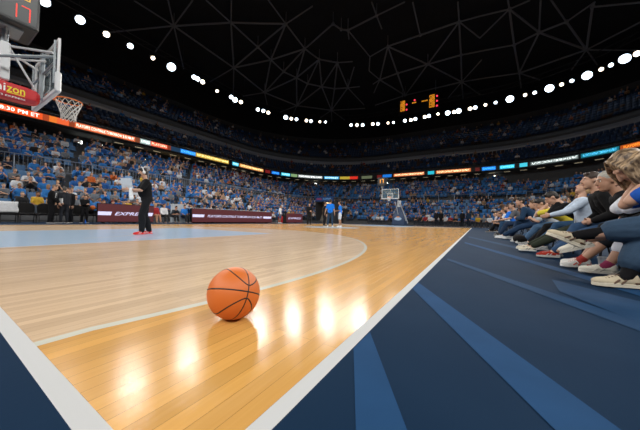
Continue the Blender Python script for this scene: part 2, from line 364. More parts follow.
ORD = lambda n: str(n)+('th' if 10 <= n % 100 <= 20 else {1: 'st', 2: 'nd', 3: 'rd'}.get(n % 10, 'th'))
n = 0
for i in order:
    x, y, s, w = LP[i]; q = px((x, y, 22))
    if not (-40 < q[0] < 680 and q[2] > 0): continue
    n += 1
    floodlight(x, y, s, w, '%s %s floodlight on the roof ring, %s along it from the left' % (WRD[s], 'warm white' if w else 'cool white', ORD(n)))
g = G()
for i in range(160):
    a, b = rr(21.6, rlen(21.6)*i/160)[0], rr(21.6, rlen(21.6)*(i+1)/160)[0]
    for z, o in ((23.25, 0), (24.0, 0)): g.tube((a.x, a.y, z), (b.x, b.y, z), .05, seg=5)
    if i % 2 == 0: g.tube((a.x, a.y, 23.25), (b.x, b.y, 24.0), .03, seg=4)
    if i % 8 == 0: g.tube((a.x, a.y, 24.0), (a.x, a.y, 27.5), .03, seg=4)
tag(g.obj('ceiling_rail', hous), kind='structure')

def spot(x, y, z, tx, ty, e, ang=75, bl=.7, col=(1,.97,.92), r=1.3):
    l = bpy.data.lights.new('lamp', 'SPOT'); l.energy = e; l.spot_size = math.radians(ang); l.spot_blend = bl; l.color = col; l.shadow_soft_size = r
    o = bpy.data.objects.new('lamp', l); C.objects.link(o); o.location = (x, y, z)
    o.rotation_euler = (V((tx, ty, 0))-V((x, y, z))).to_track_quat('-Z', 'Y').to_euler()
SPE = 8400
for i in range(32):
    p, nn = rr(20.9, rlen(20.9)*(i+.5)/32)
    spot(p.x, p.y, 21.6, 14+(p.x-14)*.2, 7.5+(p.y-7.5)*.2, SPE*20/32, 62)
for i in range(10):                                           # wash on the lower stands opposite
    p, nn = rr(20.9, rlen(20.9)*(i+.5)/10)
    spot(p.x, p.y, 21.5, 14-(p.x-14)*.72, 7.5-(p.y-7.5)*.86, 2000, 46)

# ------------------------------------------------------------------ ribbon display
rib = empty('ribbon_display', (14, 32.3, 9), label='long curved screen band running round the arena on the balcony edge', cat='display')
rib.location = (0, 0, 0)
def strip(s0, s1, r, z0, z1, t=.03):
    g = G(); n = max(1, int((s1-s0)/.8)); vs = []; fs = []
    for i in range(n+1):
        p, nn = rr(16, s0+(s1-s0)*i/n)
        for a, z in ((r, z0), (r, z1), (r+t, z1), (r+t, z0)): q = p+nn*(a-16); vs.append((q.x, q.y, z))
    for i in range(n):
        for j in range(4): k = (j+1) % 4; fs.append((i*4+j, i*4+k, i*4+4+k, i*4+4+j))
    fs += [(3,2,1,0), (n*4, n*4+1, n*4+2, n*4+3)]; return g.add(vs, fs)
strip(-8, 112, 15.88, 8.62, 9.38, .1).obj('housing', mat('display_black', (.008,.008,.01), .5), rib)
def em(name, c, s=1.6): return mat('led_'+name, (.02,.02,.02), .5, emis=hexc(c), es=s)
SEG = [(-8,8.4,'F0561E'),(8.4,8.8,'A8401A'),(8.8,9.3,'E87828'),(9.3,10.1,'E86030'),(10.1,10.5,'8A3614'),(10.5,15.5,'E06A38'),(15.5,16,'7A3A1C'),(16,17.1,'9AB0B0'),(17.1,19,'E05030'),(19,19.4,'803018'),(19.4,20.6,'16344E'),(20.6,22.7,'1676D0'),(22.7,28.1,'C8A040'),(28.8,30,'30B8E0'),(30.2,35.5,'D08848'),(35.9,37,'701818'),(37.3,39,'1060C0'),(39.4,41.3,'40C0E0'),(41.5,42.8,'80A070'),(43,48,'909898'),(48.4,51.4,'38A0D8'),(51.6,53.6,'B09830'),(53.6,55.2,'D02818'),(56,58.1,'586048'),(59.1,60,'601010'),(60.2,61.9,'1070D0'),(62.3,67.6,'D06838'),(68.2,69.2,'20B8D0'),(69.5,74.6,'D07038'),(75.2,75.8,'501010'),(76.1,77.9,'1078D8'),(78.4,80.2,'20B0D8'),(80.8,81.7,'40C8E0'),(82,87.1,'3E4A4A'),(87.3,90.8,'106878'),(90.9,112,'A84A18')]
for s0, s1, c in SEG:
    strip(s0, s1, 15.86, 8.72, 9.26, .02).obj('screen_segment', em(c, c, 1.1), rib)
def rtext(s, s0, s1, c, z=8.85, size=.42):
    vs, fs = text_verts(s, size); w = max(v[0] for v in vs); k = (s1-s0)/w; out = []
    for x, y in vs:
        p, nn = rr(16, s0+x*k); q = p-nn*.16; out.append((q.x, q.y, z+y))
    G().add(out, fs).obj('screen_text', em('t'+c, c, 2.0), rib)
PO = 'PLAYOFFS CONTINUE TOMORROW 8:30 PM ET'
for s, a, b, c in [('CONTINUE TOMORROW 8:30 PM ET', .5, 8.2, 'FFE8E0'), (PO, 10.6, 15.4, 'FFF0E0'), ('EXPRESS', 16.1, 17, 'E8F8F0'), ('PLAYOFFS', 17.2, 18.9, 'FFD0B0'),
        ('EXPRESS', 20.7, 22.6, '50B0FF'), (PO, 22.9, 28, 'FFF0A0'), ('EXPRESS', 28.9, 29.9, 'C0F8FF'), (PO, 30.4, 35.3, 'FFF0A8'), ('EXPRESS', 37.5, 38.9, '40A0FF'), ('EXPRESS', 39.6, 41.2, 'B0F4FF'),
        (PO, 43.2, 47.9, 'FFFFFF'), ('EXPRESS', 48.6, 51.2, 'D0F4FF'), (PO, 62.5, 67.5, 'FFE8B0'), (PO, 69.7, 74.4, 'FFE8B0'), ('EXPRESS', 76.2, 77.8, '40A8FF'), ('EXPRESS', 78.5, 80.1, '70E8FF'),
        (PO, 82.2, 87, 'E8F4F0'), (PO, 87.5, 90.6, '50C0F0'), ('PLAYOFFS', 91.2, 92.6, 'FF9030')]:
    rtext(s, a, b, c)
rib['group'] = 'screens'

# soffit lamps below the balcony and concourse lights
sof = mat('soffit_lamp', (.8,.7,.5), .4, emis=(1, .85, .55), es=.35)
con = mat('concourse_lamp', (.9,.8,.5), .4, emis=(1, .68, .28), es=2.2); conw = mat('concourse_lamp_white', (.9,.9,.8), .4, emis=(.95, 1, .9), es=4)
base = None; k = 0
for i in range(44):
    s = 14+i*1.9; p, nn = rr(16.9, s*rlen(16.9)/rlen(16)); q = px((p.x, p.y, 8.45))
    if not (0 < q[0] < 640): continue
    k += 1
    if base is None:
        base = empty('soffit_lamp', (0,0,0)); G().rbox((0,0,-.03), (.9,.3,.06), .01).obj('lamp_housing', hous, base); G().box((0,0,-.065), (.8,.2,.02)).obj('diffuser', sof, base); reg(base); o = base
        o.location = (p.x, p.y, 8.49)
    else: o = dup(base, (p.x, p.y, 8.49), 0)
    o.rotation_euler = (0, 0, math.atan2(nn.y, nn.x)+PI/2)
    tag(o, 'dim soffit lamp under the balcony, %s from the left' % ORD(k), 'lamp', 'soffit lamps under the balcony')
k = 0
for x, z, w, h, mm in [(8.6,7.9,.5,.3,conw),(10.2,8.0,1.6,.16,conw),(13.9,7.7,.5,.3,conw),(16.9,7.3,1.1,.45,con),(18.1,7.1,1.3,.5,con),(19.4,7.0,.7,.4,con),(20.3,6.6,.6,.3,con),(22.4,6.7,.9,.35,con),(24.0,6.5,.6,.25,con),(29.5,7.4,.5,.35,conw),(14.8,7.3,.7,.3,con)]:
    k += 1; o = empty('concourse_lamp', (x, 34.35, z)); G().rbox((0,.05,0), (w+.1,.1,h+.1), .02).obj('lamp_housing', hous, o); G().box((0,-.01,0), (w,.03,h)).obj('diffuser', mm, o)
    tag(o, '%s lamp on the concourse wall behind the left stand, %s from the left' % ('white' if mm is conw else 'amber', ORD(k)), 'lamp', 'concourse lamps behind the left stand')
for s, nm in ((46, 'left'), (60, 'middle'), (76.5, 'right')):
    p, nn = rr(17.6, s*rlen(17.6)/rlen(16)); o = empty('concourse_lamp', (p.x, p.y, 7.9)); G().ell((0,0,0), (.2,.2,.2)).obj('globe', conw, o); G().tube((0,0,.15), (0,0,.6), .03).obj('stem', hous, o)
    tag(o, 'round white lamp under the balcony at the far end, %s one' % nm, 'lamp', 'round lamps at the far end')

# ------------------------------------------------------------------ railing on the left stand and round the bowl
steel = mat('rail_steel', (.32,.36,.42), .4, .6)
rail = empty('stand_railing', (0,0,0), label='grey vertical bar railing along the walkway halfway up the lower stand', cat='railing')
g = G(); gp = G(); gb_ = G(); L9 = rlen(9.15)
S0, S1 = 0, 92; N = 460
for i in range(N):
    a, b = rr(9.15, S0+(S1-S0)*i/N)[0], rr(9.15, S0+(S1-S0)*(i+1)/N)[0]
    if i % 5 == 0: 
        g.tube((a.x, a.y, 4.4), *[(lambda e: (e.x, e.y, 4.4))(rr(9.15, S0+(S1-S0)*(i+5)/N)[0])], .035, seg=6)
        gb_.tube((a.x, a.y, 3.5), *[(lambda e: (e.x, e.y, 3.5))(rr(9.15, S0+(S1-S0)*(i+5)/N)[0])], .02, seg=5)
    if i % 10 == 0: gp.tube((a.x, a.y, 3.35), (a.x, a.y, 4.4), .035, seg=6)
    elif i < 230: gp.tube((a.x, a.y, 3.5), (a.x, a.y, 4.38), .012, seg=4)
g.obj('top_rail', steel, rail); gb_.obj('bottom_rail', steel, rail); tag(gp.obj('bars', steel, rail), kind='stuff')

# ------------------------------------------------------------------ people
SKIN = mat('skin_light', (.48,.28,.195), .55, noise=.08, scale=30); SKIN2 = mat('skin_tan', (.36,.195,.125), .55, noise=.08, scale=30)
def HAIRSTREAK(h):
    m, t, b = nt('hair_streaked'); N, L = t.nodes, t.links; c = hexc(h)
    tc = N.new('ShaderNodeTexCoord'); mp = N.new('ShaderNodeMapping'); mp.inputs['Scale'].default_value = (14, 70, 10); no = N.new('ShaderNodeTexNoise'); no.inputs['Scale'].default_value = 1.4; no.inputs['Detail'].default_value = 4
    cr = N.new('ShaderNodeValToRGB'); cr.color_ramp.elements[0].position = .42; cr.color_ramp.elements[0].color = (.06,.035,.02,1); cr.color_ramp.elements[1].position = .74; cr.color_ramp.elements[1].color = (.62,.44,.26,1)
    L.new(tc.outputs['Object'], mp.inputs[0]); L.new(mp.outputs[0], no.inputs['Vector']); L.new(no.outputs['Fac'], cr.inputs[0]); L.new(cr.outputs[0], b.inputs['Base Color']); b.inputs['Roughness'].default_value = .45
    return m
def ik(a, t, l1, l2, hint):
    a, t = V(a), V(t); d = t-a; L = d.length
    if L > (l1+l2)*.995: t = a+d.normalized()*(l1+l2)*.995; d = t-a; L = d.length
    x = (l1*l1-l2*l2+L*L)/(2*L); h = math.sqrt(max(l1*l1-x*x, 1e-6)); n = d.normalized()
    hn = V(hint)-n*V(hint).dot(n); hn.normalize()
    return a+n*x+hn*h, t
class Fig: pass
def skel(p):
    """p: hip, lean, hunch, head=(pitch,yaw), hl/hr hand targets, fl/fr ankle targets, tl/tr toe directions, kl/kr knee hints, el/er elbow hints"""
    s = Fig(); k = p.get('k', 1.0); s.k = k
    s.hip = V(p.get('hip', (0, 0, .96*k))); a = math.radians(p.get('lean', 0)); b = math.radians(p.get('lean', 0)+p.get('hunch', 6)); side = p.get('side', 0)
    d1 = V((math.sin(a), side, math.cos(a))).normalized(); d2 = V((math.sin(b), side, math.cos(b))).normalized()
    tw = math.radians(p.get('twist', 0)); s.lat0 = V((0,1,0)); s.lat = V((-math.sin(tw), math.cos(tw), 0)); s.lat = (s.lat-d2*s.lat.dot(d2)).normalized()
    s.waist = s.hip+d1*.2*k; s.nb = s.waist+d2*.3*k; s.d1, s.d2 = d1, d2
    hp, hy = p.get('head', (0, 0)); hp = math.radians(hp); hy = math.radians(hy)
    s.hf = V((math.cos(hy)*math.cos(hp), math.sin(hy)*math.cos(hp), -math.sin(hp))); s.hs = V((-math.sin(hy), math.cos(hy), 0)); s.hu = s.hf.cross(s.hs)
    s.hd = s.nb+(d2*.55+s.hu*.45).normalized()*.1*k+s.hu*.105*k+s.hf*.02*k
    sw = p.get('sw', .17)*k
    for q, sg in (('l', 1), ('r', -1)):
        sh = s.nb-d2*.045*k+s.lat*sg*sw; hj = s.hip+s.lat0*sg*.09*k
        e, w = ik(sh, p.get('h'+q, (sh.x+.03, sh.y+sg*.05, sh.z-.54*k)), .28*k, .25*k, p.get('e'+q, (-1, sg*.4, -.3)))
        kn, an = ik(hj, p.get('f'+q, (hj.x, hj.y+sg*.02, .09*k)), .44*k, .43*k, p.get('k'+q, (1, 0, .15)))
        td = V(p.get('t'+q, (1, sg*.15, 0))).normalized()
        for nme, val in (('sh', sh), ('el', e), ('wr', w), ('hj', hj), ('kn', kn), ('an', an), ('td', td)): setattr(s, nme+q, val)
        s.__dict__['pn'+q] = V(p.get('n'+q, (0, -sg, 0)))
    s.p = p; s.curl = p.get('curl', 22)
    return s
def head_cap(g, s, seg=14, rings=9, ears=True):
    k, c, f, u, l = s.k, s.hd, s.hf, s.hu, s.hs; ax = (f, l, u)
    g.ell(c-f*.012*k+u*.03*k, (.094*k,.074*k,.092*k), ax, seg, rings); g.ell(c+f*.032*k-u*.03*k, (.066*k,.06*k,.088*k), ax, seg, rings)
    g.ell(c+f*.052*k-u*.088*k, (.042*k,.042*k,.03*k), ax, seg, rings)
    g.cap(s.nb-s.d2*.02, c-f*.02*k-u*.05*k, .058*k, .052*k, seg)
    if ears:
        g.cap(c+f*.098*k+u*.02*k, c+f*.116*k-u*.022*k, .008*k, .014*k, 8)
        g.cap(c+f*.078*k+u*.034*k+l*.03*k, c+f*.078*k+u*.034*k-l*.03*k, .013*k, None, 8)
        for sg in (1, -1): g.ell(c+l*sg*.077*k-f*.01*k, (.02*k,.011*k,.032*k), ax, 8, 6)
def hand(g, s, q, rf=.0095):
    sg = 1 if q == 'l' else -1; k = s.k; w, e = getattr(s, 'wr'+q), getattr(s, 'el'+q)
    h = (w-e).normalized(); hv = s.p.get('v'+q)
    if hv: h = V(hv).normalized()
    n = getattr(s, 'pn'+q); n = (n-h*n.dot(h)).normalized(); sd = h.cross(n).normalized()*(1)
    # thumb side points up/forward
    th = sd if sd.dot(V((.4, 0, 1))) > 0 else -sd
    g.cap(w, w+h*.03*k, .026*k, .026*k, 10)
    for i in range(4):
        o = (1.5-i)*.019*k; b = w+h*.02*k+th*o*.6; kn = w+h*(.092-.004*abs(i-1))*k+th*o
        g.cap(b, kn, .0145*k, .0125*k, 8)
        L = (.044, .05, .046, .036)[i]*k; a = math.radians(s.curl); p = kn; dirn = h
        for j in range(3):
            dirn = (h*math.cos(a*(j+1))+n*math.sin(a*(j+1))).normalized(); q2 = p+dirn*L*(1, .72, .55)[j]
            g.cap(p, q2, rf*(1-.08*j), rf*(.92-.08*j), 8); p = q2
    b = w+h*.025*k+th*.022*k; t1 = b+(h*.6+th*.7+n*.35).normalized()*.042*k; t2 = t1+(h*.9+th*.25+n*.4).normalized()*.034*k
    g.cap(b, t1, .0145*k, .012*k, 8); g.cap(t1, t2, rf*1.15, rf, 8)
def limbs_arm(g, s, q, f0=0, f1=2, ex=0, seg=12):
    k = s.k; a, e, w = getattr(s, 'sh'+q), getattr(s, 'el'+q), getattr(s, 'wr'+q)
    if f1 <= 1: g.cap(a, a.lerp(e, f1), .056*k+ex, (.054-.012*f1)*k+ex*1.25, seg); return
    g.cap(a, e, .056*k+ex, .041*k+ex, seg); m = e.lerp(w, .3)
    if f1 > 1.3: g.cap(e, m, .04*k+ex, .041*k+ex, seg); g.cap(m, e.lerp(w, f1-1), .041*k+ex, (.041-.015*(f1-1))*k+ex, seg)
def limbs_leg(g, s, q, f1=2, ex=0, seg=12, flare=0):
    k = s.k; a, n, w = getattr(s, 'hj'+q), getattr(s, 'kn'+q), getattr(s, 'an'+q)
    if f1 <= 1: g.cap(a, a.lerp(n, f1), .085*k+ex, (.085-.027*f1)*k+ex+flare, seg); return
    g.cap(a, n, .085*k+ex, .058*k+ex+flare*.3, seg)
    bk = (a-n).normalized(); d = (w-n).normalized(); back = (bk-d*bk.dot(d)); back = back.normalized() if back.length > .1 else V((-1,0,0))
    m = n.lerp(w, .3)+back*.012*k; e = n.lerp(w, f1-1); g.cap(n, m, .054*k+ex+flare*.5, .056*k+ex+flare, seg); g.cap(m, e, .056*k+ex+flare, (.056-.022*(f1-1))*k+ex+flare, seg)
def torso(g, s, ex=0, lo=0, seg=14):
    k = s.k; l = s.lat; l0 = s.lat0
    if lo == 0: g.cap(s.hip+l0*.065*k, s.hip-l0*.065*k, .108*k+ex, None, seg)
    for sg in (1, -1):
        g.cap(s.hip+l0*sg*.055*k+s.d1*.05*k, s.waist+l*sg*.05*k, .1*k+ex, .096*k+ex, seg)
        g.cap(s.waist+l*sg*.05*k, s.nb-s.d2*.13*k+l*sg*.075*k, .096*k+ex, .102*k+ex, seg)
        g.cap(s.nb-s.d2*.11*k+l*sg*.08*k, s.nb-s.d2*.04*k+l*sg*.11*k, .09*k+ex, .06*k+ex, seg)
    g.cap(s.nb-s.d2*.04*k+l*.1*k, s.nb-s.d2*.04*k-l*.1*k, .062*k+ex, None, seg)
    b = s.p.get('belly', 0)
    if b: f = l.cross(s.d1); g.ell(s.waist-s.d1*.03*k+f*(.03+b*.4), (.1*k+b+ex, .13*k+ex, .15*k+ex), (f, l, s.d1))
def foot(g, s, q):
    k = s.k; a, d = getattr(s, 'an'+q), getattr(s, 'td'+q); dn = -V(s.p.get('u'+q, (0,0,1)))
    g.cap(a, a-d*.02*k+dn*.04*k, .036*k, .034*k, 10); g.cap(a+dn*.03*k, a+d*.15*k+dn*.062*k, .036*k, .026*k, 10); g.cap(a+d*.12*k+dn*.06*k, a+d*.17*k+dn*.062*k, .034*k, .024*k, 10)
def shoe(s, q, mu, ms, parent, vox, accent=None, name='shoe'):
    k = s.k*.93; a, d = getattr(s, 'an'+q), getattr(s, 'td'+q); up = V(s.p.get('u'+q, (0,0,1))); up = (up-d*up.dot(d)).normalized(); sd = up.cross(d); z0 = a-up*.088*k
    g = G()
    g.cap(z0-d*.035*k+up*.05*k, z0-d*.03*k+up*.075*k, .043*k, .04*k); g.cap(z0+up*.055*k, z0+d*.12*k+up*.04*k, .044*k, .038*k)
    g.ell(z0+d*.135*k+up*.036*k, (.085*k,.048*k,.036*k), (d, sd, up)); g.cap(z0+up*.06*k-d*.01*k, z0+d*.085*k+up*.055*k, .04*k, .036*k)
    o = g.obj(name, mu, parent, voxel=vox, sm=1)
    pts = [(-.085,.018), (-.07,.036), (-.03,.042), (.03,.038), (.1,.047), (.16,.044), (.2,.03), (.218,.008), (.21,-.018), (.17,-.04), (.1,-.045), (.03,-.036), (-.03,-.04), (-.07,-.034), (-.085,-.014)]
    g = G(); g.prism([(x*k, y*k) for x, y in pts], z0+up*.002, (d, sd, up), .026*k); g.prism([(x*k*.97+.001, y*k*1.04) for x, y in pts], z0+up*.02*k, (d, sd, up), .012*k)
    g.obj('sole', ms, o, bevel=.003)
    if vox < .012:
        g = G()
        for i in range(5):
            c = z0+d*(.06+.02*i)*k+up*(.1-.0075*i)*k; g.cap(c+sd*.024*k-up*.004, c-sd*.024*k-up*.004, .0035*k, None, 6, 2)
        tag(g.obj('laces', accent or ms, o))
        if accent:
            g = G()
            for sg in (1, -1):
                for i in range(2): g.cap(z0+d*(.03+.04*i)*k+sd*sg*.043*k+up*.06*k, z0+d*(.055+.045*i)*k+sd*sg*.0445*k+up*.032*k, .0065*k, None, 6, 2)
                g.cap(z0-d*.07*k+sd*sg*.022*k+up*.04*k, z0-d*.03*k+sd*sg*.043*k+up*.04*k, .009*k, None, 6, 2)
            g.obj('side_panels', accent, o)
    return o
def person(loc, rz, pose, label, vox=.014, skin=None, hair='3a2a1c', hairk='short', top=('shirt', '1a1a1e', 'short'), legs=('trousers', '20242c', 1.9), shoes=('202020', 'c8c8c8', None), socks=None, collar=None, group=None, gloss=None, eyes=True, extra=None):
    skin = skin or SKIN; s = skel(pose); k = s.k
    root = empty('person', loc, rz, label=label, cat='person', group=group)
    g = G(); torso(g, s); head_cap(g, s)
    for q in 'lr': limbs_arm(g, s, q); limbs_leg(g, s, q); foot(g, s, q); hand(g, s, q, max(.0095, vox*.72))
    g.obj('body', skin, root, voxel=vox if vox > .0085 else .0085, sm=2)
    # hair
    c, f, u, l = s.hd, s.hf, s.hu, s.hs; ax = (f, l, u); g = G(); hm = mat('hair_'+hair, hair, .6, noise=.45, scale=60, bump=.6)
    if hairk == 'short':
        g.ell(c-f*.02*k+u*.045*k, (.097*k,.081*k,.09*k), ax); g.ell(c-f*.05*k-u*.005*k, (.06*k,.075*k,.08*k), ax); g.cap(c+f*.05*k+u*.1*k+l*.03*k, c+f*.05*k+u*.1*k-l*.03*k, .026*k)
    elif hairk == 'buzz':
        g.ell(c-f*.017*k+u*.042*k, (.094*k,.077*k,.086*k), ax); g.ell(c-f*.05*k-u*.005*k, (.052*k,.07*k,.075*k), ax)
    elif hairk == 'bun':
        g.ell(c-f*.02*k+u*.045*k, (.098*k,.082*k,.092*k), ax); g.ell(c-f*.055*k-u*.01*k, (.06*k,.076*k,.085*k), ax); g.ell(c-f*.115*k+u*.06*k, (.045*k,)*3, ax)
    elif hairk == 'long':
        g.ell(c-f*.02*k+u*.045*k, (.1*k,.086*k,.095*k), ax); g.cap(c-f*.05*k, c-f*.07*k-V((0,0,.2*k)), .085*k, .06*k)
        for sg in (1, -1): g.cap(c+l*sg*.06*k-f*.02*k+u*.02*k, c+l*sg*.065*k-f*.03*k-V((0,0,.18*k)), .045*k, .035*k)
    elif hairk == 'bob':                     # strands hanging forward over a bowed face
        g.ell(c-f*.02*k+u*.045*k, (.1*k,.086*k,.094*k), ax); g.ell(c-f*.055*k-u*.02*k, (.06*k,.08*k,.09*k), ax)
        rh = random.Random(5)
        for sg in (1, -1):
            for i in range(26):
                t = i/25; a = c+u*(.125-.02*t)*k+l*sg*.012*k+f*(.05-.11*t)*k
                b = c+u*(.04)*k+l*sg*(.088+.004*rh.random())*k+f*(.075-.14*t)*k
                e = b-u*(.12+.03*rh.random())*k+V((0,0,-.035))*k+l*sg*(.004-.02*rh.random())*k+f*(.03*(1-t)+.01*rh.random())*k
                g.cap(a, b, .015*k, .015*k, 7, 2); g.cap(b, e, .015*k, .005*k, 7, 2)
    if g.v: g.obj('hair', HAIRSTREAK(hair) if hairk == 'bob' else hm, root, voxel=.0055 if hairk == 'bob' else max(vox*.8, .007), sm=1)
    if eyes and vox < .02 and hairk != 'bob':
        for sg in (1, -1):
            g = G(); g.ell(c+f*.084*k+u*.012*k+l*sg*.03*k, (.008*k,.010*k,.005*k), ax, 10, 7); e = g.obj('eye', mat('eye_white', (.7,.68,.65), .3), root, smooth=True)
            G().ell(c+f*.091*k+u*.012*k+l*sg*.03*k, (.004*k,.006*k,.006*k), ax, 8, 6).obj('iris', mat('iris', (.03,.02,.015), .2), e)
            G().cap(c+f*.09*k+u*.036*k+l*sg*.018*k, c+f*.084*k+u*.037*k+l*sg*.046*k, .0045*k, None, 6, 2).obj('eyebrow', hm, root)
        G().ell(c+f*.094*k-u*.055*k, (.01*k,.024*k,.008*k), ax, 10, 7).obj('mouth', mat('lips', (.4,.16,.13), .5), root, smooth=True)
    # clothes
    tn, tc_, tk = top; g = G(); ex = .016 if tn in ('shirt', 't_shirt') else .026
    torso(g, s, ex, lo=0); al = {'short': .8, 'long': 1.93, 'none': 0}[tk]
    for q in 'lr':
        if al: limbs_arm(g, s, q, f1=al, ex=ex*.75+.002)
    tm = cloth('cloth_'+tc_, tc_); to = g.obj(tn, tm, root, voxel=vox, sm=2)
    if tn in ('hoodie', 'jacket', 'suit_jacket'):
        g = G(); g.cap(s.nb-s.d2*.01+s.lat*.055-f*.02, s.nb+s.d2*.03-f*.05, .04, .045); g.cap(s.nb-s.d2*.01-s.lat*.055-f*.02, s.nb+s.d2*.03-f*.05, .04, .045); g.cap(s.nb+s.lat*.05, s.nb-s.lat*.05, .052); g.obj('hood' if tn == 'hoodie' else 'collar', tm, to, voxel=vox)
    if tn == 'suit_jacket':
        ff = s.lat.cross(s.d2).normalized(); p0 = s.nb-s.d2*.05+ff*.075; g = G(); g.prism([(-.05,0), (.05,0), (0,-.26)], p0+ff*.052, (s.lat, s.d2, ff), .012); g.obj('shirt_front', cloth('cloth_e4e6ea', 'e4e6ea'), to)
        if extra == 'tie': g = G(); g.prism([(-.014,0), (.014,0), (.024,-.2), (0,-.24), (-.024,-.2)], p0+ff*.066, (s.lat, s.d2, ff), .008); g.obj('tie', cloth('cloth_c07080', 'c07080'), to)
    ln, lc, lf = legs; g = G(); e2 = .017 if ln != 'jeans' else .02
    g.cap(s.hip+s.lat0*.065*k, s.hip-s.lat0*.065*k, .112*k+.012, None); g.cap(s.hip, s.hip+s.d1*.06, .115*k+.004)
    for q in 'lr': limbs_leg(g, s, q, lf if not isinstance(lf, tuple) else lf['lr'.index(q)], e2, flare=pose.get('flare', 0))
    lo = g.obj(ln, cloth('cloth_'+lc, lc), root, voxel=vox, sm=2)
    if socks:
        for q in 'lr':
            g = G(); n_, a_ = getattr(s, 'kn'+q), getattr(s, 'an'+q); g.cap(a_.lerp(n_, socks[1]), a_, (.05 if socks[1] > .3 else .043)*k, .041*k); g.cap(a_, a_+getattr(s, 'td'+q)*.03-V((0,0,.02)), .041*k)
            g.obj('sock', cloth('cloth_'+socks[0], socks[0]), root, voxel=max(vox, .009))
    for q in 'lr': shoe(s, q, cloth('shoe_'+shoes[0], shoes[0], .2), mat('sole_'+shoes[1], shoes[1], .6), root, max(vox*.8, .007), mat('acc_'+shoes[2], shoes[2], .6) if shoes[2] else None)
    return root, s

# --- seated and standing poses
def sit(h=.42, lean=25, hunch=18, head=(10, 0), hands='knees', legs='floor', **kw):
    p = dict(hip=(0, 0, h+.1), lean=lean, hunch=hunch, head=head)
    kx, kz = .42, h+.12
    if legs == 'floor': p.update(fl=(.52, .13, .09), fr=(.5, -.13, .09))
    if hands == 'knees': p.update(hl=(.48, .06, kz+.1), hr=(.48, -.06, kz+.1), el=(-.3, .9, -.6), er=(-.3, -.9, -.6), curl=35)
    elif hands == 'lap': p.update(hl=(.3, .1, kz+.03), hr=(.3, -.1, kz+.03), el=(-.6, .7, -.3), er=(-.6, -.7, -.3))
    elif hands == 'chin': p.update(hl=(.4, .05, kz+.36), hr=(.42, -.05, kz+.34), el=(.2, .4, -1), er=(.2, -.4, -1), curl=45, vl=(.1, -.2, 1), vr=(.1, .2, 1))
    p.update(kw); return p

HD = PI/2
def cw(x, y): return (x, y, 0)
def L2W(): pass
# P1: nearest courtside spectator
P1 = sit(.42, 36, 23, (52, 6), side=-.2, hands='chin', legs='', fr=(.63, -.01, .095), tr=(1, .25, 0), kr=(.3, -.25, 1), fl=(.98, -.13, .375), tl=(.85, .35, .38), kl=(.4, -.6, 1), ul=(-.4, 0, .9), flare=.026, k=1.06)
P1['hl'] = (.47, -.02, .90); P1['hr'] = (.5, -.13, .90)
person((2.66, -2.06, 0), HD, P1, 'person with blonde streaked hair over bowed face in blue jeans, nearest courtside seat', vox=.009, hair='8a6a48', hairk='bob',
       top=('t_shirt', '1c50a8', 'short'), legs=('jeans', '33485f', (1.5, 1.72)), shoes=('c0b49c', 'd8d0bc', '5a4030'), socks=('0c0c10', .55))
P2 = sit(.38, 40, 18, (34, 5), side=.06, hands='chin', legs='', fr=(.62, -.1, .095), fl=(.82, -.06, .33), tl=(1, .1, -.35), kl=(.4, -.4, 1), k=1.0)
person((3.2, -2.14, 0), HD, P2, 'person in white long-sleeved shirt and white rolled trousers behind the blue jeans', vox=.01, hair='4a3626',
       top=('shirt', 'd4dae4', 'long'), legs=('trousers', 'ccd0dc', (1.4, 1.55)), shoes=('d4d0c4', 'e0dcd0', 'b8b4a8'), socks=('7a2848', .05), skin=SKIN2)
P3 = sit(.38, 37, 15, (12, 14), k=.95, side=-.08, hands='lap', fl=(.66, .1, .09), fr=(.6, -.12, .09))
person((3.78, -2.1, 0), HD, P3, 'person with shaved grey-blond hair in black zipped jacket and dark shorts', vox=.01, hair='9a9890', hairk='buzz',
       top=('jacket', '0e0f14', 'long'), legs=('shorts', '16181e', 1.25), shoes=('dcdcd8', 'e4e4e0', 'c04030'), socks=('8a2c28', .05), skin=SKIN2)
P4 = sit(.40, 22, 14, (2, 8), hands='lap', fl=(.72, .12, .09), fr=(.64, -.12, .09), k=.97)
person((4.75, -2.1, 0), HD, P4, 'bearded person with brown hair in black hoodie, blue jeans and red shoes', vox=.011, hair='2e2018',
       top=('hoodie', '0a0b0e', 'long'), legs=('jeans', '2f4868', 1.9), shoes=('942c20', 'b8b8b4', 'b0b0b0'))
P5 = sit(.36, 2, 6, (-28, 10), k=.88, hands='lap', fl=(.68, .1, .09), fr=(.7, -.14, .09), hl=(.42, .12, .64), hr=(.4, -.08, .64))
person((5.4, -1.9, 0), HD, P5, 'person with tied blond hair leaning back in pale blue long-sleeved top', vox=.011, hair='a88a62', hairk='bun',
       top=('shirt', 'b8c8dc', 'long'), legs=('trousers', '2a3026', 1.9), shoes=('d0c8b4', 'd8d8d0', '3a3e50'))
P6 = sit(.40, 32, 22, (36, 0), k=.97, hands='chin', fl=(.62, .1, .09), fr=(.7, -.12, .09))
person((5.98, -2.1, 0), HD, P6, 'dark-haired person in black shirt bent forward, chin on hands, in blue jeans', vox=.012, hair='14100e', top=('shirt', '0c0c10', 'long'), legs=('jeans', '33506f', 1.9), shoes=('c8c8c8', 'e0e0e0', 'a0a0a0'))
P7 = sit(.40, 40, 20, (34, 6), k=.93, hands='chin', fl=(.6, .1, .09), fr=(.66, -.12, .09))
person((6.75, -2.08, 0), HD, P7, 'dark-haired person in yellow t-shirt and black trousers bowing the head', vox=.012, hair='181210', top=('t_shirt', 'c8b840', 'short'), legs=('trousers', '101014', 1.9), shoes=('909090', 'd8d8d8', None))
P8 = sit(.40, 40, 14, (10, 0), k=.9, hands='knees', fl=(.6, .1, .09), fr=(.7, -.12, .09))
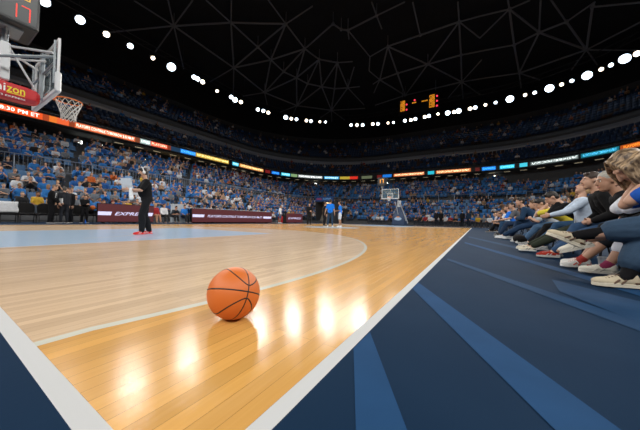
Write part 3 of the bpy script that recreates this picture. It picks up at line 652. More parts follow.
person((7.6, -2.02, 0), HD, P8, 'person in pale grey shirt and faded jeans, hands joined over the knees', vox=.013, hair='54402c', top=('t_shirt', 'a8b0b8', 'short'), legs=('jeans', '446080', 1.9), shoes=('c8c8c4', 'e0e0e0', None))
P9 = sit(.44, 30, 14, (4, 20), hands='knees', fl=(.86, .1, .09), fr=(.62, -.1, .09), k=1.05)
person((9.4, -1.95, 0), HD-.15, P9, 'person with short dark hair in navy long-sleeved sweater leaning elbows on knees', vox=.013, hair='1c1612', top=('sweater', '1c3550', 'long'), legs=('jeans', '1e3450', 1.9), shoes=('c8ccd0', 'e0e0e0', None))
P10 = sit(.42, 18, 12, (2, 20), hands='knees', fl=(.62, .1, .09), fr=(.6, -.12, .09), k=.97)
person((11.4, -1.8, 0), HD, P10, 'dark-haired person in grey t-shirt with pale sleeves behind the navy sweater', vox=.014, hair='18120e', top=('t_shirt', '54565c', 'short'), legs=('jeans', '1c2c44', 1.9), shoes=('303030', 'b0b0b0', None))
P11 = sit(.42, 16, 14, (4, 10), hands='knees')
person((13.2, -1.8, 0), HD, P11, 'person in bright blue t-shirt between grey t-shirt and black shirt courtside', vox=.016, hair='3a2820', top=('t_shirt', '1c6ad0', 'short'), legs=('jeans', '24405e', 1.9))
P12 = sit(.16, 8, 12, (2, 30), hands='knees', fl=(.62, .16, .1), fr=(.5, -.2, .1), hl=(.4, .14, .5), hr=(.4, -.12, .48))
person((16.0, -1.65, 0), HD, P12, 'person in black t-shirt sitting low on the floor beside the sideline', vox=.016, hair='4a3424', top=('t_shirt', '15161a', 'short'), legs=('trousers', '121216', 1.9), shoes=('3c3c3c', '909090', None), skin=SKIN2)
for i, (x, c, c2, h, lb) in enumerate([(17.0, 'c8ccd4', '202430', '6a4c30', 'person in white t-shirt, first beyond the low-seated black shirt'), (18.6, '2068c8', '1c2c40', '201814', 'person in blue t-shirt, second beyond the low-seated black shirt'), (20.2, '303440', '101014', '181210', 'person in charcoal shirt, third beyond the low-seated black shirt'), (22.0, 'b8b0b8', '283850', '8a6c48', 'person in pale pink-grey shirt, fourth beyond the low-seated black shirt')]):
    person((x, -1.9, 0), HD, sit(.42, 12+5*i, 12, (6, 10*i-10), hands='knees'), lb, vox=.02, hair=h, top=('t_shirt', c, 'short'), legs=('jeans', c2, 1.9), eyes=False)
# courtside chairs under the row
blkp = mat('black_seat_plastic', (.007,.007,.008), .6, spec=.2); blkm = mat('black_frame_metal', (.02,.02,.022), .35, .6)
def chair_proto(name, col, h=.42, back=.85):
    t = empty(name, (0,0,0)); G().rbox((.02,0,h-.03), (.42,.44,.055), .018).obj('seat', col, t, bevel=.008)
    g = G(); g.rbox((-.235,0,back-.17), (.035,.44,.32), .015, (V((1,0,.2)).normalized(), Y3, V((-.2,0,1)).normalized())); g.obj('backrest', col, t, bevel=.008)
    for sy in (1, -1):
        for a, b in (((.2,.2*sy,h-.05), (.24,.21*sy,0)), ((-.17,.2*sy,h-.05), (-.24,.21*sy,0))): G().tube(a, (b[0], b[1], 0), .014, seg=8).obj('leg', blkm, t)
        G().tube((-.17,.2*sy,h-.05), (-.27,.2*sy,back), .013, seg=8).obj('back_post', blkm, t)
    G().tube((.22,.2,.16), (.22,-.2,.16), .009, seg=6).obj('stretcher', blkm, t)
    reg(t); return t
ch0 = chair_proto('folding_chair', blkp, .42, .8)
first = True
CX_ = [(2.66,'under the person in blue jeans'),(3.2,'under the person in white shirt'),(3.78,'under the person in black jacket'),(4.75,'under the person in black hoodie'),(5.4,'under the person in pale blue top'),(5.98,'under the black shirt bent forward'),(6.75,'under the person in yellow t-shirt'),(7.6,'under the person in pale grey shirt'),(9.4,'under the person in navy sweater'),(11.4,'under the person in grey t-shirt'),(13.2,'under the bright blue t-shirt courtside')]
CX_ += [(17.0,'under the first white t-shirt farther along the sideline'),(18.6,'under the second farther person in blue'),(20.2,'under the third farther person in charcoal'),(22.0,'under the fourth farther person in pale shirt')]
for x, w in CX_:
    if first: o = ch0; o.location = (x, -2.06, 0); o.rotation_euler = (0,0,HD); first = False
    else: o = dup(ch0, (x, -2.06, 0), HD)
    tag(o, 'black courtside chair '+w, 'chair', 'courtside chairs along the near sideline')
# bag on the floor
t = empty('backpack', (7.6, -1.35, 0), .3, label='black backpack lying on the floor in front of the courtside chairs', cat='bag')
g = G(); g.ell((0,0,.11), (.2,.14,.11)); g.ell((.08,0,.13), (.12,.12,.1)); g.obj('bag_body', cloth('cloth_0a0a0c', '0a0a0c'), t, voxel=.015)
g = G()
for i in range(8):
    a, b = PI*i/8, PI*(i+1)/8; g.cap((-.1-.14*math.sin(a), .1*math.cos(a), .06), (-.1-.14*math.sin(b), .1*math.cos(b), .06), .012)
g.obj('strap', cloth('cloth_0a0a0c', '0a0a0c'), t)
# sneakers beside the red-shoed person etc. drink cup
t = empty('plastic_cup', (3.75, -1.62, 0), label='clear plastic cup on the floor behind the white sneaker', cat='cup')
G().tube((0,0,.004), (0,0,.13), .03, .042, 16).obj('cup_body', mat('clear_plastic', (.7,.75,.8), .1, alpha=.35), t); G().tube((0,0,.13), (0,0,.14), .044, seg=16).obj('lid', mat('cup_lid', (.6,.62,.65), .3, alpha=.6), t)

# --- standing people on and beside the court
MAN = dict(hip=(0,0,.9), lean=2, hunch=5, head=(14, 4), hl=(.38, .1, 1.1), hr=(.38, -.1, 1.08), el=(-.2, .5, -1), er=(-.2, -.5, -1), fl=(.1, .09, .09), fr=(-.1, -.11, .09), k=.95, belly=.035, nl=(0,-1,.3), nr=(0,1,.3), tl=(1,.3,0), tr=(1,.05,0), flare=.012)
mr, ms = person((2.9, 6.72, 0), math.radians(168), MAN, 'man in black t-shirt and trousers with red shoes standing on pale blue paint', vox=.012, hair='2a2420', top=('t_shirt', '101114', 'short'), legs=('trousers', '15171b', 1.95), shoes=('c01c1c', 'e83030', 'e8e8e8'), skin=SKIN)
g = G(); c, f, u, l = ms.hd, ms.hf, ms.hu, ms.hs
g.ell(c+f*.075-u*.045, (.042,.052,.045), (f, l, u)); g.obj('face_mask', mat('mask_black', (.012,.012,.014), .8), mr, voxel=.012)
g = G()
for i in range(14): a, b = PI*i/14, PI*(i+1)/14; g.cap(c+l*.095*math.cos(a)+u*(.02+.125*math.sin(a)), c+l*.095*math.cos(b)+u*(.02+.125*math.sin(b)), .012, None, 8)
g.obj('headset', mat('headset_white', (.75,.76,.78), .4), mr); 
g = G(); g.ell(c+l*.09+u*.005, (.035,.02,.04), (f, l, u)); g.obj('earcup', mat('headset_white', (.75,.76,.78), .4), mr)
Rm = Matrix.Rotation(math.radians(168), 3, 'Z')
t = empty('clipboard', V((2.9, 6.72, 0))+Rm@V((.42, .02, 1.22)), math.radians(208), label='white clipboard of papers held by the man in black t-shirt', cat='clipboard')
axc = (V((.25,0,1)).normalized(), Y3, V((-1,0,.25)).normalized())
g = G(); g.box((0,0,0), (.32,.27,.012), axc); g.obj('board', mat('clip_board', (.6,.66,.72), .5), t); G().box(V((0,0,0))+axc[2]*.01+axc[0]*-.01, (.29,.24,.006), axc).obj('paper', mat('paper_white', (.72,.77,.82), .7, noise=.15, scale=12), t); G().box(V((0,0,0))+axc[2]*.016+axc[0]*.14, (.03,.1,.012), axc).obj('clip', steel, t)
t = tag(G().cap((0,0,0), (.02,0,-.22), .035, .05).obj('towel', cloth('cloth_e0e4ea', 'e0e4ea'), None, voxel=.012), 'small white towel hanging below the clipboard of the man in black', 'towel'); t.location = V((2.9,6.72,0))+Rm@V((.36,.12,1.12))

STA = dict(fl=(.02,.11,.09), fr=(-.04,-.11,.09))
SU = '13151b'
person((3.28, 17.0, 0), math.radians(-20), dict(STA, head=(18, 0), hl=(.3,.1,1.05), hr=(.26,-.16,1.0), k=1.06), 'bald man in black suit holding a paper beside the bench chairs', vox=.02, hair='6a5444', hairk='buzz', top=('suit_jacket', '0b0c10', 'long'), legs=('trousers', '0c0d11', 1.95), eyes=False)
t = tag(G().box((0,0,0), (.02,.2,.24)).obj('paper_sheet', mat('paper_white', (.72,.77,.82), .7), None), 'white sheet of paper held by the man in black suit', 'paper'); t.location = (3.6, 16.94, 1.12); t.rotation_euler = (0,0,.4)
person((3.78, 17.15, 0), math.radians(100), dict(STA, head=(10, -30), k=1.03), 'man in dark grey suit seen from behind beside the bench chairs', vox=.02, hair='3a3430', top=('suit_jacket', '24272e', 'long'), legs=('trousers', '22252c', 1.95), eyes=False)
person((4.12, 17.7, 0), math.radians(210), dict(STA, head=(14, 0), k=1.04), 'man in dark suit and white shirt facing the dark grey suit', vox=.02, hair='5a3a2c', hairk='buzz', top=('suit_jacket', '14161c', 'long'), legs=('trousers', '111318', 1.95), eyes=False)
person((4.62, 17.45, 0), math.radians(-80), dict(STA, head=(14, 0), hl=(.28,.05,1.0), hr=(.28,-.05,1.0), k=.86), 'small person in black holding a white cup between suits and maroon board', vox=.02, hair='181412', top=('jacket', '0d0e12', 'long'), legs=('trousers', '0d0e12', 1.95), eyes=False)
person((19.5, 16.6, 0), math.radians(-70), dict(STA, k=1.04), 'person in white t-shirt and denim shorts standing between the maroon boards', vox=.022, hair='4a3828', top=('t_shirt', 'dfe6ee', 'short'), legs=('shorts', '3a5878', .95), shoes=('d8d8d8', 'f0f0f0', None), eyes=False, skin=SKIN2)
person((16.4, 10.9, 0), math.radians(-120), dict(STA, hl=(.2,.1,1.15), hr=(.22,-.06,1.1), el=(-.4,.8,-.6), er=(-.4,-.8,-.6)), 'person in black tracksuit standing beside the centre circle', vox=.022, hair='1c1612', top=('jacket', '16181d', 'long'), legs=('trousers', '181a1f', 1.95), eyes=False)
person((15.6, 9.0, 0), math.radians(-30), dict(STA), 'person in black shirt left of the two in blue t-shirts', vox=.022, hair='3a2c22', top=('t_shirt', '141418', 'long'), legs=('trousers', '16171c', 1.95), eyes=False)
person((14.6, 7.95, 0), math.radians(20), dict(STA, hl=(.02,.36,.95), hr=(.02,-.3,.9), k=1.05, fl=(0,.16,.09), fr=(0,-.16,.09)), 'person in bright blue t-shirt and jeans seen from behind at midcourt', vox=.022, hair='2a2018', top=('t_shirt', '1474e0', 'short'), legs=('jeans', '24384e', 1.95), shoes=('c8c8c8', 'e8e8e8', None), eyes=False)
person((15.3, 7.55, 0), math.radians(110), dict(STA, hl=(.24,.1,1.1), hr=(.1,-.2,.9), k=1.0), 'person in blue t-shirt and white shorts facing left at midcourt', vox=.022, hair='3a2a20', top=('t_shirt', '1a7ae4', 'short'), legs=('shorts', 'd8e0ec', .9), shoes=('d8d8d8', 'f0f0f0', None), eyes=False, skin=SKIN2)
for x, y, rz, lb, c, c2, h in [(30.2,3.35,170,'person in dark jacket standing left of a pair at the far baseline','16181e','1a1c24','201814'),(30.0,2.85,190,'person in black standing right of a pair at the far baseline','0e0f13','101217','3a2c20'),
        (30.0,.85,-20,'person in black standing near the far corner of the court','0e0f13','0e1014','181210'),(29.8,.25,150,'grey-haired person in navy jacket by the far corner of the court','14283e','101a28','b09880'),
        (29.6,14.6,180,'person in black beside the tunnel behind the players','101116','14161c','241c16')]:
    person((x, y, 0), math.radians(rz), dict(STA, hl=(.12,.2,.86), hr=(.14,-.2,.88)), lb, vox=.03, hair=h, top=('jacket', c, 'long'), legs=('trousers', c2, 1.95), eyes=False)

# ------------------------------------------------------------------ spectators
HAIRS = [('dark brown', '1c140f'), ('brown', '3e2a1c'), ('black', '0c0a0a'), ('fair', '8e7048'), ('grey', '6c6a68')]
TOPS = [('bright blue', '2270b8', 34), ('royal blue', '1c569a', 22), ('pale blue', '7fa6d0', 6), ('white', 'd4d8de', 11), ('grey', '6e747c', 9), ('black', '131418', 10), ('navy', '16243c', 6), ('dark red', '8e1c22', 2), ('orange', 'c86428', 1), ('yellow', 'c8a030', 1), ('tan', 'a08468', 4)]
TW = [t[2] for t in TOPS]; SKN = ['b98a70', 'c89a80', '9a6c50', 'd0a488']; LEGC = ['1c2430', '2c4460', '14161c', '3a4450', '5a5a5c']
CPOSE = [sit(.42, 4, 10, (4, 0), hands='lap'), sit(.42, 28, 18, (8, 0), hands='knees'), sit(.42, 12, 14, (6, 15), hands='lap', hl=(.36,.0,.75), hr=(.34,-.02,.7)),
         sit(.42, 16, 14, (-4, -15), hands='chin'), sit(.42, 0, 8, (0, 25), hands='lap', hr=(.36,-.22,.9), er=(0,-.6,-1))]
cloth_o, skin_o, hair_o, leg_o = objcol('spectator_cloth'), objcol('spectator_skin', .6), objcol('spectator_hair'), objcol('spectator_trousers')
protos = []
def cproto(p, hk):
    s = skel(p); t = empty('person', (0,0,-50)); g = G(); torso(g, s); head_cap(g, s, 12, 7)
    for q in 'lr': limbs_arm(g, s, q); limbs_leg(g, s, q); foot(g, s, q); hand(g, s, q, .013)
    g.obj('body', skin_o, t, voxel=.026)
    g = G(); c, f, u, l = s.hd, s.hf, s.hu, s.hs; ax = (f, l, u)
    g.ell(c-f*.02+u*.045, (.1,.084,.092), ax, 12, 8); g.ell(c-f*.05-u*.005, (.062,.078,.08), ax, 12, 8)
    if hk: g.cap(c-f*.05, c-f*.06-V((0,0,.2)), .085, .06, 10)
    g.obj('hair', hair_o, t, voxel=.024)
    g = G(); torso(g, s, .018)
    for q in 'lr': limbs_arm(g, s, q, f1=.85 if not hk else 1.9, ex=.018)
    g.obj('shirt', cloth_o, t, voxel=.028)
    g = G(); g.cap(s.hip+s.lat0*.065, s.hip-s.lat0*.065, .124)
    for q in 'lr': limbs_leg(g, s, q, 1.9, .02)
    g.obj('trousers', leg_o, t, voxel=.028)
    for q in 'lr': a = getattr(s, 'an'+q); g = G().cap(a-V((.03,0,.04)), a+V((.15,0,-.05)), .045, .038, 10); g.obj('shoe', mat('spectator_shoes', (.2,.2,.21), .7), t, voxel=.025)
    reg(t); return t
for i, p in enumerate(CPOSE): protos.append(cproto(p, 0))
protos.append(cproto(CPOSE[0], 1)); protos.append(cproto(CPOSE[3], 1))
PUSED = [False]*len(protos)
def spectator(loc, rz, lab, grp, top, hair, pi, skin='b98a70', leg='1c2430', sc=1):
    if not PUSED[pi]: o = protos[pi]; PUSED[pi] = True; o.location = loc; o.rotation_euler = (0,0,rz)
    else: o = dup(protos[pi], loc, rz)
    tag(o, lab, 'person', grp); o.scale = (sc, sc, sc)
    for c in KIDS(o):
        n = c.name.split('.')[0]
        c.color = hexc({'body': skin, 'hair': hair, 'shirt': top, 'trousers': leg, 'shoe': '303030'}[n])+(1,)
    return o

# courtside seated people beyond the sideline (left) and beyond the far baseline
for x, y, tp, hr, lb, pi in [(5.55,17.95,'17181c','4a2c20','seated person in dark suit holding a ball, left of the maroon boards',0),(6.0,18.0,'14151a','6a2018','seated person in red cap and black jacket behind the first maroon board',0),(6.5,18.0,'101116','8a7460','seated grey-haired person in black suit behind the first maroon board',2),(7.0,18.05,'15161c','3a2c22','seated dark-haired person in charcoal suit behind the first maroon board',1),
        (7.45,18.0,'1a2c48','1c1410','seated person in navy suit with pale blue shirt behind the first maroon board',0),(7.9,18.1,'101014','2a2018','seated person in black beside the man with the clipboard',2),
        (8.3,17.9,'a02028','b0906a','seated blond person in red and white dress right of the first maroon board',5),(8.85,17.9,'e0e2e8','4a3020','seated long-haired person in white top between the maroon boards',5),(9.5,17.9,'14202c','2c1c14','seated person in dark navy t-shirt between the maroon boards',1),(10.2,17.75,'2080e0','181210','seated child in bright blue shirt before the pale barrier box',0)]:
    spectator((x, y, 0), -HD+.1, lb, 'people seated along the far sideline', tp, hr, pi, leg='14161c' if tp != 'a02028' else 'b98a70')
k = 0
for i in range(17):
    x = 10.9+i*.56+random.uniform(-.08,.08); c = random.choice([('black','15161a'),('bright blue','1a6ad2'),('white','ccd0d6'),('grey','50545c'),('black','101114')]); h = random.choice(HAIRS); k += 1
    spectator((x, 18.15, 0), -HD, 'official in %s shirt at the long pale press table, %s from left' % (c[0], ORD(k)), 'people at the table behind the maroon board', c[1], h[1], random.choice([0,1,2]))
k = 0
for i in range(26):
    y = 11.4-i*.52
    if 6.1 < y < 9.2: continue
    k += 1; c = random.choices(TOPS, [10,6,6,22,8,22,6,12,4,1,4])[0]; h = random.choice(HAIRS)
    o = spectator((31.4+random.uniform(-.1,.1), y, 0), PI, 'person in %s seated courtside behind the far baseline, %s from the left' % (c[0], ORD(k)), 'people seated behind the far baseline', c[1], h[1], random.choice([0,1,2,4]))
    o2 = dup(ch0, (31.45, y, 0), PI); tag(o2, 'black chair behind the far baseline under the %s seated person from left' % ORD(k), 'chair', 'chairs behind the far baseline')

# all places of the bowl
SB = mat('stadium_seat_blue', (.045,.16,.34), .5, noise=.15, scale=8)
def seat_geo(g):
    g.rbox((.03,0,.42), (.4,.42,.06), .02); g.rbox((-.2,0,.64), (.06,.42,.46), .02, (V((1,0,.15)).normalized(), Y3, V((-.15,0,1)).normalized()))
seat0 = empty('stadium_seat', (0,0,-50)); G().rbox((.03,0,.42), (.4,.42,.06), .02).obj('seat', SB, seat0); G().rbox((-.2,0,.64), (.06,.42,.46), .02, (V((1,0,.15)).normalized(), Y3, V((-.15,0,1)).normalized())).obj('backrest', SB, seat0)
G().box((-.12,0,.2), (.06,.06,.4)).obj('pedestal', mat('seat_pedestal', (.05,.05,.055), .5, .4), seat0); reg(seat0)
places = []
for tier, rows in (('lower', LOW), ('middle', UPP), ('t1', T1), ('t2', T2)):
    for ri, (r, z) in enumerate(rows):
        Ln = rlen(r); n = int(Ln/.54); col = 0
        for i in range(n):
            s = Ln*(i+.5)/n; p, nn = rr(r, s)
            q = px((p.x, p.y, z+.7))
            if not (-25 < q[0] < 665 and q[1] > -40 and q[2] > 0): continue
            # aisles: every ~9 m along the ribbon-normalised path
            fr = (s/Ln*rlen(12)) % 9.5
            if tier in ('lower', 'middle') and fr < .65: continue
            # tunnel mouth near the far left corner
            a = math.atan2(p.y-16.3, p.x-30.8)
            if tier == 'lower' and ri < 4 and 30 < p.x < 37 and abs(p.y-18.6) < 1.8: continue
            if tier == 'middle' and ri > 3 and p.y < -4: continue
            side = 'left' if p.y > 16.3 and p.x < 33 else ('right' if p.y < 0 else 'far end')
            places.append((tier, ri, side, p, nn, z, q))
crowd_ind = []; crowd_far = []; seat_ind = []; seat_far = []
for pl in places:
    tier, ri, side, p, nn, z, q = pl
    dens = {'left': .82, 'far end': .62, 'right': .6}[side] if tier == 'lower' else ({'left': .72, 'far end': .5, 'right': .45}[side] if tier == 'middle' else .12)
    (crowd_far if random.random() < dens else seat_far).append(pl)
def near(pls, n):
    c = [x for x in pls if x[0] in ('lower', 'middle') and 0 < x[6][0] < 640]; c.sort(key=lambda x: x[6][2]*(1.0 if x[1] > 0 or x[0] == 'middle' else 1.15))
    return c[:n]
NI = 245
crowd_ind = near([p for p in crowd_far if not (p[2] == 'right')], NI); ids = set(map(id, crowd_ind)); crowd_far = [c for c in crowd_far if id(c) not in ids]
seat_ind = near([p for p in seat_far if not (p[2] == 'right')], 150); ids = set(map(id, seat_ind)); seat_far = [c for c in seat_far if id(c) not in ids]
def rank(lst):
    d = {}
    for c in sorted(lst, key=lambda c: c[6][0]): kk = (c[0], c[1]); d[kk] = d.get(kk, 0)+1; yield c, d[kk]
PW = ['upright', 'leaning forward', 'hands joined', 'hands at chin', 'arm out', 'long-haired', 'long-haired']; seen = set()
for c, rk in rank(crowd_ind):
    tier, ri, side, p, nn, z, q = c
    for _ in range(400):
        tp = random.choices(TOPS, TW)[0]; h = random.choice(HAIRS); pi = random.choice([0,1,2,3,4,0,2,5,6]); kk = (ri, tp[0], h[0], PW[pi])
        if kk not in seen: break
    seen.add(kk)
    spectator((p.x, p.y, z), math.atan2(-nn.y, -nn.x)+random.uniform(-.25,.25), '%s-shirted spectator, %s hair, %s, %s row of %s left stand, %s from left' % (tp[0].replace(' ', '-'), h[0].replace(' ', '-'), PW[pi], ORD(ri+1), 'lower' if tier == 'lower' else 'upper', ORD(rk)),
              'spectators in row %d of the %s left stand' % (ri+1, 'lower' if tier == 'lower' else 'upper'), tp[1], h[1], pi, random.choice(SKN), random.choice(LEGC), random.uniform(.93,1.04))
first = True
for c, rk in rank(seat_ind):
    tier, ri, side, p, nn, z, q = c; rz_ = math.atan2(-nn.y, -nn.x)
    if first: o = seat0; o.location = (p.x, p.y, z); o.rotation_euler = (0,0,rz_); first = False
    else: o = dup(seat0, (p.x, p.y, z), rz_)
    tag(o, 'empty blue seat in %s row of the %s left stand, %s empty from left' % (ORD(ri+1), 'lower' if tier == 'lower' else 'upper', ORD(rk)), 'seat', 'empty blue seats in the left stand')
# the rest, one object each
def instance_mesh(name, protos_, items, m, label, cat):
    """protos_: list of (verts Nx3, faces list, per-vertex colour key); items: (proto, loc, rz, scale, colours)"""
    VV = []; FF = []; CC = []; off = 0
    for pi, loc, rz_, sc, cols in items:
        vs, fs, ck = protos_[pi]; c, s_ = math.cos(rz_)*sc, math.sin(rz_)*sc
        w = np.empty_like(vs); w[:, 0] = vs[:, 0]*c-vs[:, 1]*s_+loc[0]; w[:, 1] = vs[:, 0]*s_+vs[:, 1]*c+loc[1]; w[:, 2] = vs[:, 2]*sc+loc[2]
        VV.append(w); FF.append(fs+off); CC.append(cols[ck]); off += len(vs)
    VV = np.concatenate(VV); FF = np.concatenate(FF); CC = np.concatenate(CC)
    me = bpy.data.meshes.new(name); me.vertices.add(len(VV)); me.vertices.foreach_set('co', VV.ravel().astype('f4'))
    me.loops.add(FF.size); me.loops.foreach_set('vertex_index', FF.ravel().astype('i4')); me.polygons.add(len(FF)); me.polygons.foreach_set('loop_start', np.arange(len(FF), dtype='i4')*4)
    me.polygons.foreach_set('loop_total', np.full(len(FF), 4, dtype='i4'))
    me.update(calc_edges=True); a = me.color_attributes.new('col', 'FLOAT_COLOR', 'POINT'); a.data.foreach_set('color', np.concatenate([CC, np.ones((len(CC), 1))], 1).ravel().astype('f4'))
    me.materials.append(m); me.validate(); o = bpy.data.objects.new(name, me); C.objects.link(o); return tag(o, label, cat, kind='stuff')
def qcap(g, a, b, r0, r1, seg=6):            # closed quad-only limb
    a, b = V(a), V(b); u, w, d = frame(b-a); vs = []; fs = []
    for c, r in ((a-d*r0*.8, r0*.5), (a, r0), (b, r1), (b+d*r1*.8, r1*.5)):
        for j in range(seg): an = 2*PI*j/seg; vs.append(c+u*r*math.cos(an)+w*r*math.sin(an))
    for i in range(3):
        for j in range(seg): k = (j+1) % seg; fs.append((i*seg+j, (i+1)*seg+j, (i+1)*seg+k, i*seg+k))
    fs += [(0,1,2,3), (0,3,4,5), (18,21,20,19), (18,23,22,21)]; g.add(vs, fs)
LPRO = []
for p in CPOSE[:4]:
    s = skel(p); g = G(); ck = []
    def put(k, *a): n = len(g.v); qcap(g, *a); ck.extend([k]*(len(g.v)-n))
    c, f, u, l = s.hd, s.hf, s.hu, s.hs
    put(0, s.nb, c, .05, .05); put(0, c-u*.05+f*.03, c+u*.03+f*.02, .06, .085); put(1, c-u*.02-f*.04, c+u*.07-f*.01, .08, .08)
    put(2, s.hip, s.waist, .15, .14); put(2, s.waist, s.nb-s.d2*.1, .14, .16); put(2, s.shl, s.shr, .07, .07)
    for q in 'lr':
        put(2, getattr(s,'sh'+q), getattr(s,'el'+q), .065, .05); put(0, getattr(s,'el'+q), getattr(s,'wr'+q), .042, .035); put(3, getattr(s,'hj'+q), getattr(s,'kn'+q), .1, .07); put(3, getattr(s,'kn'+q), getattr(s,'an'+q), .065, .05); put(4, getattr(s,'an'+q)-V((0,0,.04)), getattr(s,'an'+q)+V((.13,0,-.05)), .045, .035)
    LPRO.append((np.array(g.v), np.array(g.f), np.array(ck)))
items = []
for tier, ri, side, p, nn, z, q in crowd_far:
    tp = random.choices(TOPS, TW)[0]; cols = np.array([hexc(random.choice(SKN)), hexc(random.choice(HAIRS)[1]), hexc(tp[1]), hexc(random.choice(LEGC)), hexc('2a2a2c')])
    items.append((random.randrange(4), (p.x, p.y, z), math.atan2(-nn.y, -nn.x)+random.uniform(-.3,.3), random.uniform(.95,1.05), cols))
instance_mesh('crowd', LPRO, items, attcol('crowd_cloth'), 'mass of distant spectators filling the far rows of the stands', 'crowd')
g = G(); ck = []
for c_, d_ in (((.03,0,.42), (.4,.44,.06)), ((-.2,0,.66), (.06,.44,.46)), ((-.12,0,.2), (.06,.06,.4))):
    g.box(c_, d_)
sp = [(np.array(g.v), np.array(g.f), np.array([0]*16+[1]*8))]
items = []
for tier, ri, side, p, nn, z, q in seat_far+crowd_far+crowd_ind:
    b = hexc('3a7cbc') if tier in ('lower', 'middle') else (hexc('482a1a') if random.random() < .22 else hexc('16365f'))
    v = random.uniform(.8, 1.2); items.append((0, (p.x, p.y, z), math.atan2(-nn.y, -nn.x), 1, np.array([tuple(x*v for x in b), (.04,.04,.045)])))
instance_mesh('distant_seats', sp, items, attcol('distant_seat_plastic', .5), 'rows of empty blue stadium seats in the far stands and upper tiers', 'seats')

# ------------------------------------------------------------------ the ball
def basketball(c, r, Nv, Pv, label, near=True):
    Nv = Nv.normalized(); Pv = (Pv-Nv*Pv.dot(Nv)).normalized(); Q = Nv.cross(Pv)
    t = empty('basketball', (c[0], c[1], 0 if near else c[2]-r), label=label, cat='ball'); o = V((0, 0, r))
    me = G().ell(o, (r, r, r), seg=64 if near else 20, rings=40 if near else 12)
    m, tt, b = nt('ball_leather'+label[:3]); N, L = tt.nodes, tt.links
    vo = N.new('ShaderNodeTexVoronoi'); vo.inputs['Scale'].default_value = 330; tc = N.new('ShaderNodeTexCoord'); L.new(tc.outputs['Object'], vo.inputs['Vector'])
    bu = N.new('ShaderNodeBump'); bu.inputs['Strength'].default_value = .35; bu.inputs['Distance'].default_value = .0008; bu.invert = True; L.new(vo.outputs['Distance'], bu.inputs['Height']); L.new(bu.outputs['Normal'], b.inputs['Normal'])
    b.inputs['Base Color'].default_value = (.68,.165,.028,1); b.inputs['Roughness'].default_value = .5
    me.obj('leather', m, t, smooth=True)
    def pt(lam, lat): return o+(Pv*math.cos(lam)*math.cos(lat)+Q*math.sin(lam)*math.cos(lat)+Nv*math.sin(lat))*(r+.0002)
    def curve(fn, n=96):
        g = G(); P = [fn(2*PI*i/n) for i in range(n)]; seg = 6; vs = []; w = .0029 if near else .004
        for i in range(n):
            d = (P[(i+1) % n]-P[i-1]).normalized(); nn = (P[i]-o).normalized(); s = d.cross(nn)
            for j in range(seg): a = 2*PI*j/seg; vs.append(P[i]+s*w*math.cos(a)+nn*.0009*math.sin(a))
        g.add(vs, [(i*seg+j, i*seg+(j+1) % seg, ((i+1) % n)*seg+(j+1) % seg, ((i+1) % n)*seg+j) for i in range(n) for j in range(seg)])
        g.obj('seam', mat('seam_black', (.02,.016,.014), .5), t, smooth=True)
    curve(lambda a: pt(a, 0)); curve(lambda a: pt(0, a) if True else 0)
    for sg in (1, -1): curve(lambda a: pt(a, sg*math.radians(12+44*(math.sin(a)**2+.004)**.62)))
    return t
BC = V((.57, .54, .12))
fw = (V(CP)-BC).normalized(); rt = R2; up = fw.cross(rt)
def vw(x, y, z): return rt*x+up*y+fw*z
basketball(BC, .12, vw(.10,.985,-.13), vw(.6,.1,.79), 'orange basketball with black seams resting on the glossy wood near the corner')
basketball(V((4.98, 17.5, .86)), .12, V((.3,.2,1)), V((1,0,0)), 'small orange basketball held by a seated person left of the maroon board', False)

# ------------------------------------------------------------------ the hoops
white = mat('white_painted_steel', (.62,.65,.68), .35, .1, noise=.04); grey = mat('grey_painted_steel', (.28,.32,.35), .4, .3); orange = mat('rim_orange', (.85,.2,.04), .4, noise=.05)
red = mat('red_padding', (.55,.012,.018), .45, noise=.08, scale=6); navy = mat('navy_padding', (.02,.05,.12), .5)
glass, gt, gb = nt('backboard_glass'); gb.inputs['Base Color'].default_value = (.2,.28,.3,1); gb.inputs['Alpha'].default_value = .2; gb.inputs['Roughness'].default_value = .06
glass.node_tree.nodes.remove(gt.nodes.get('none')) if gt.nodes.get('none') else None
DG = {'0':'abcdef','1':'bc','5':'acdfg','7':'abc','3':'abcdg','9':'abcdfg','2':'abdeg','4':'bcfg','6':'acdefg','8':'abcdefg'}
def digit(ch, o, ax, h, m, parent, th=.022):
    w = h*.42; g = G(); S = {'a':((w/2,h),(w,th)),'b':((w,h*.75),(th,h/2)),'c':((w,h*.25),(th,h/2)),'d':((w/2,0),(w,th)),'e':((0,h*.25),(th,h/2)),'f':((0,h*.75),(th,h/2)),'g':((w/2,h/2),(w,th))}
    for k in DG[ch]: (x, y), (a, b) = S[k]; g.box(V(o)+ax[0]*x+ax[1]*y, (a, b, .006), ax)
    return g.obj('digit', m, parent)
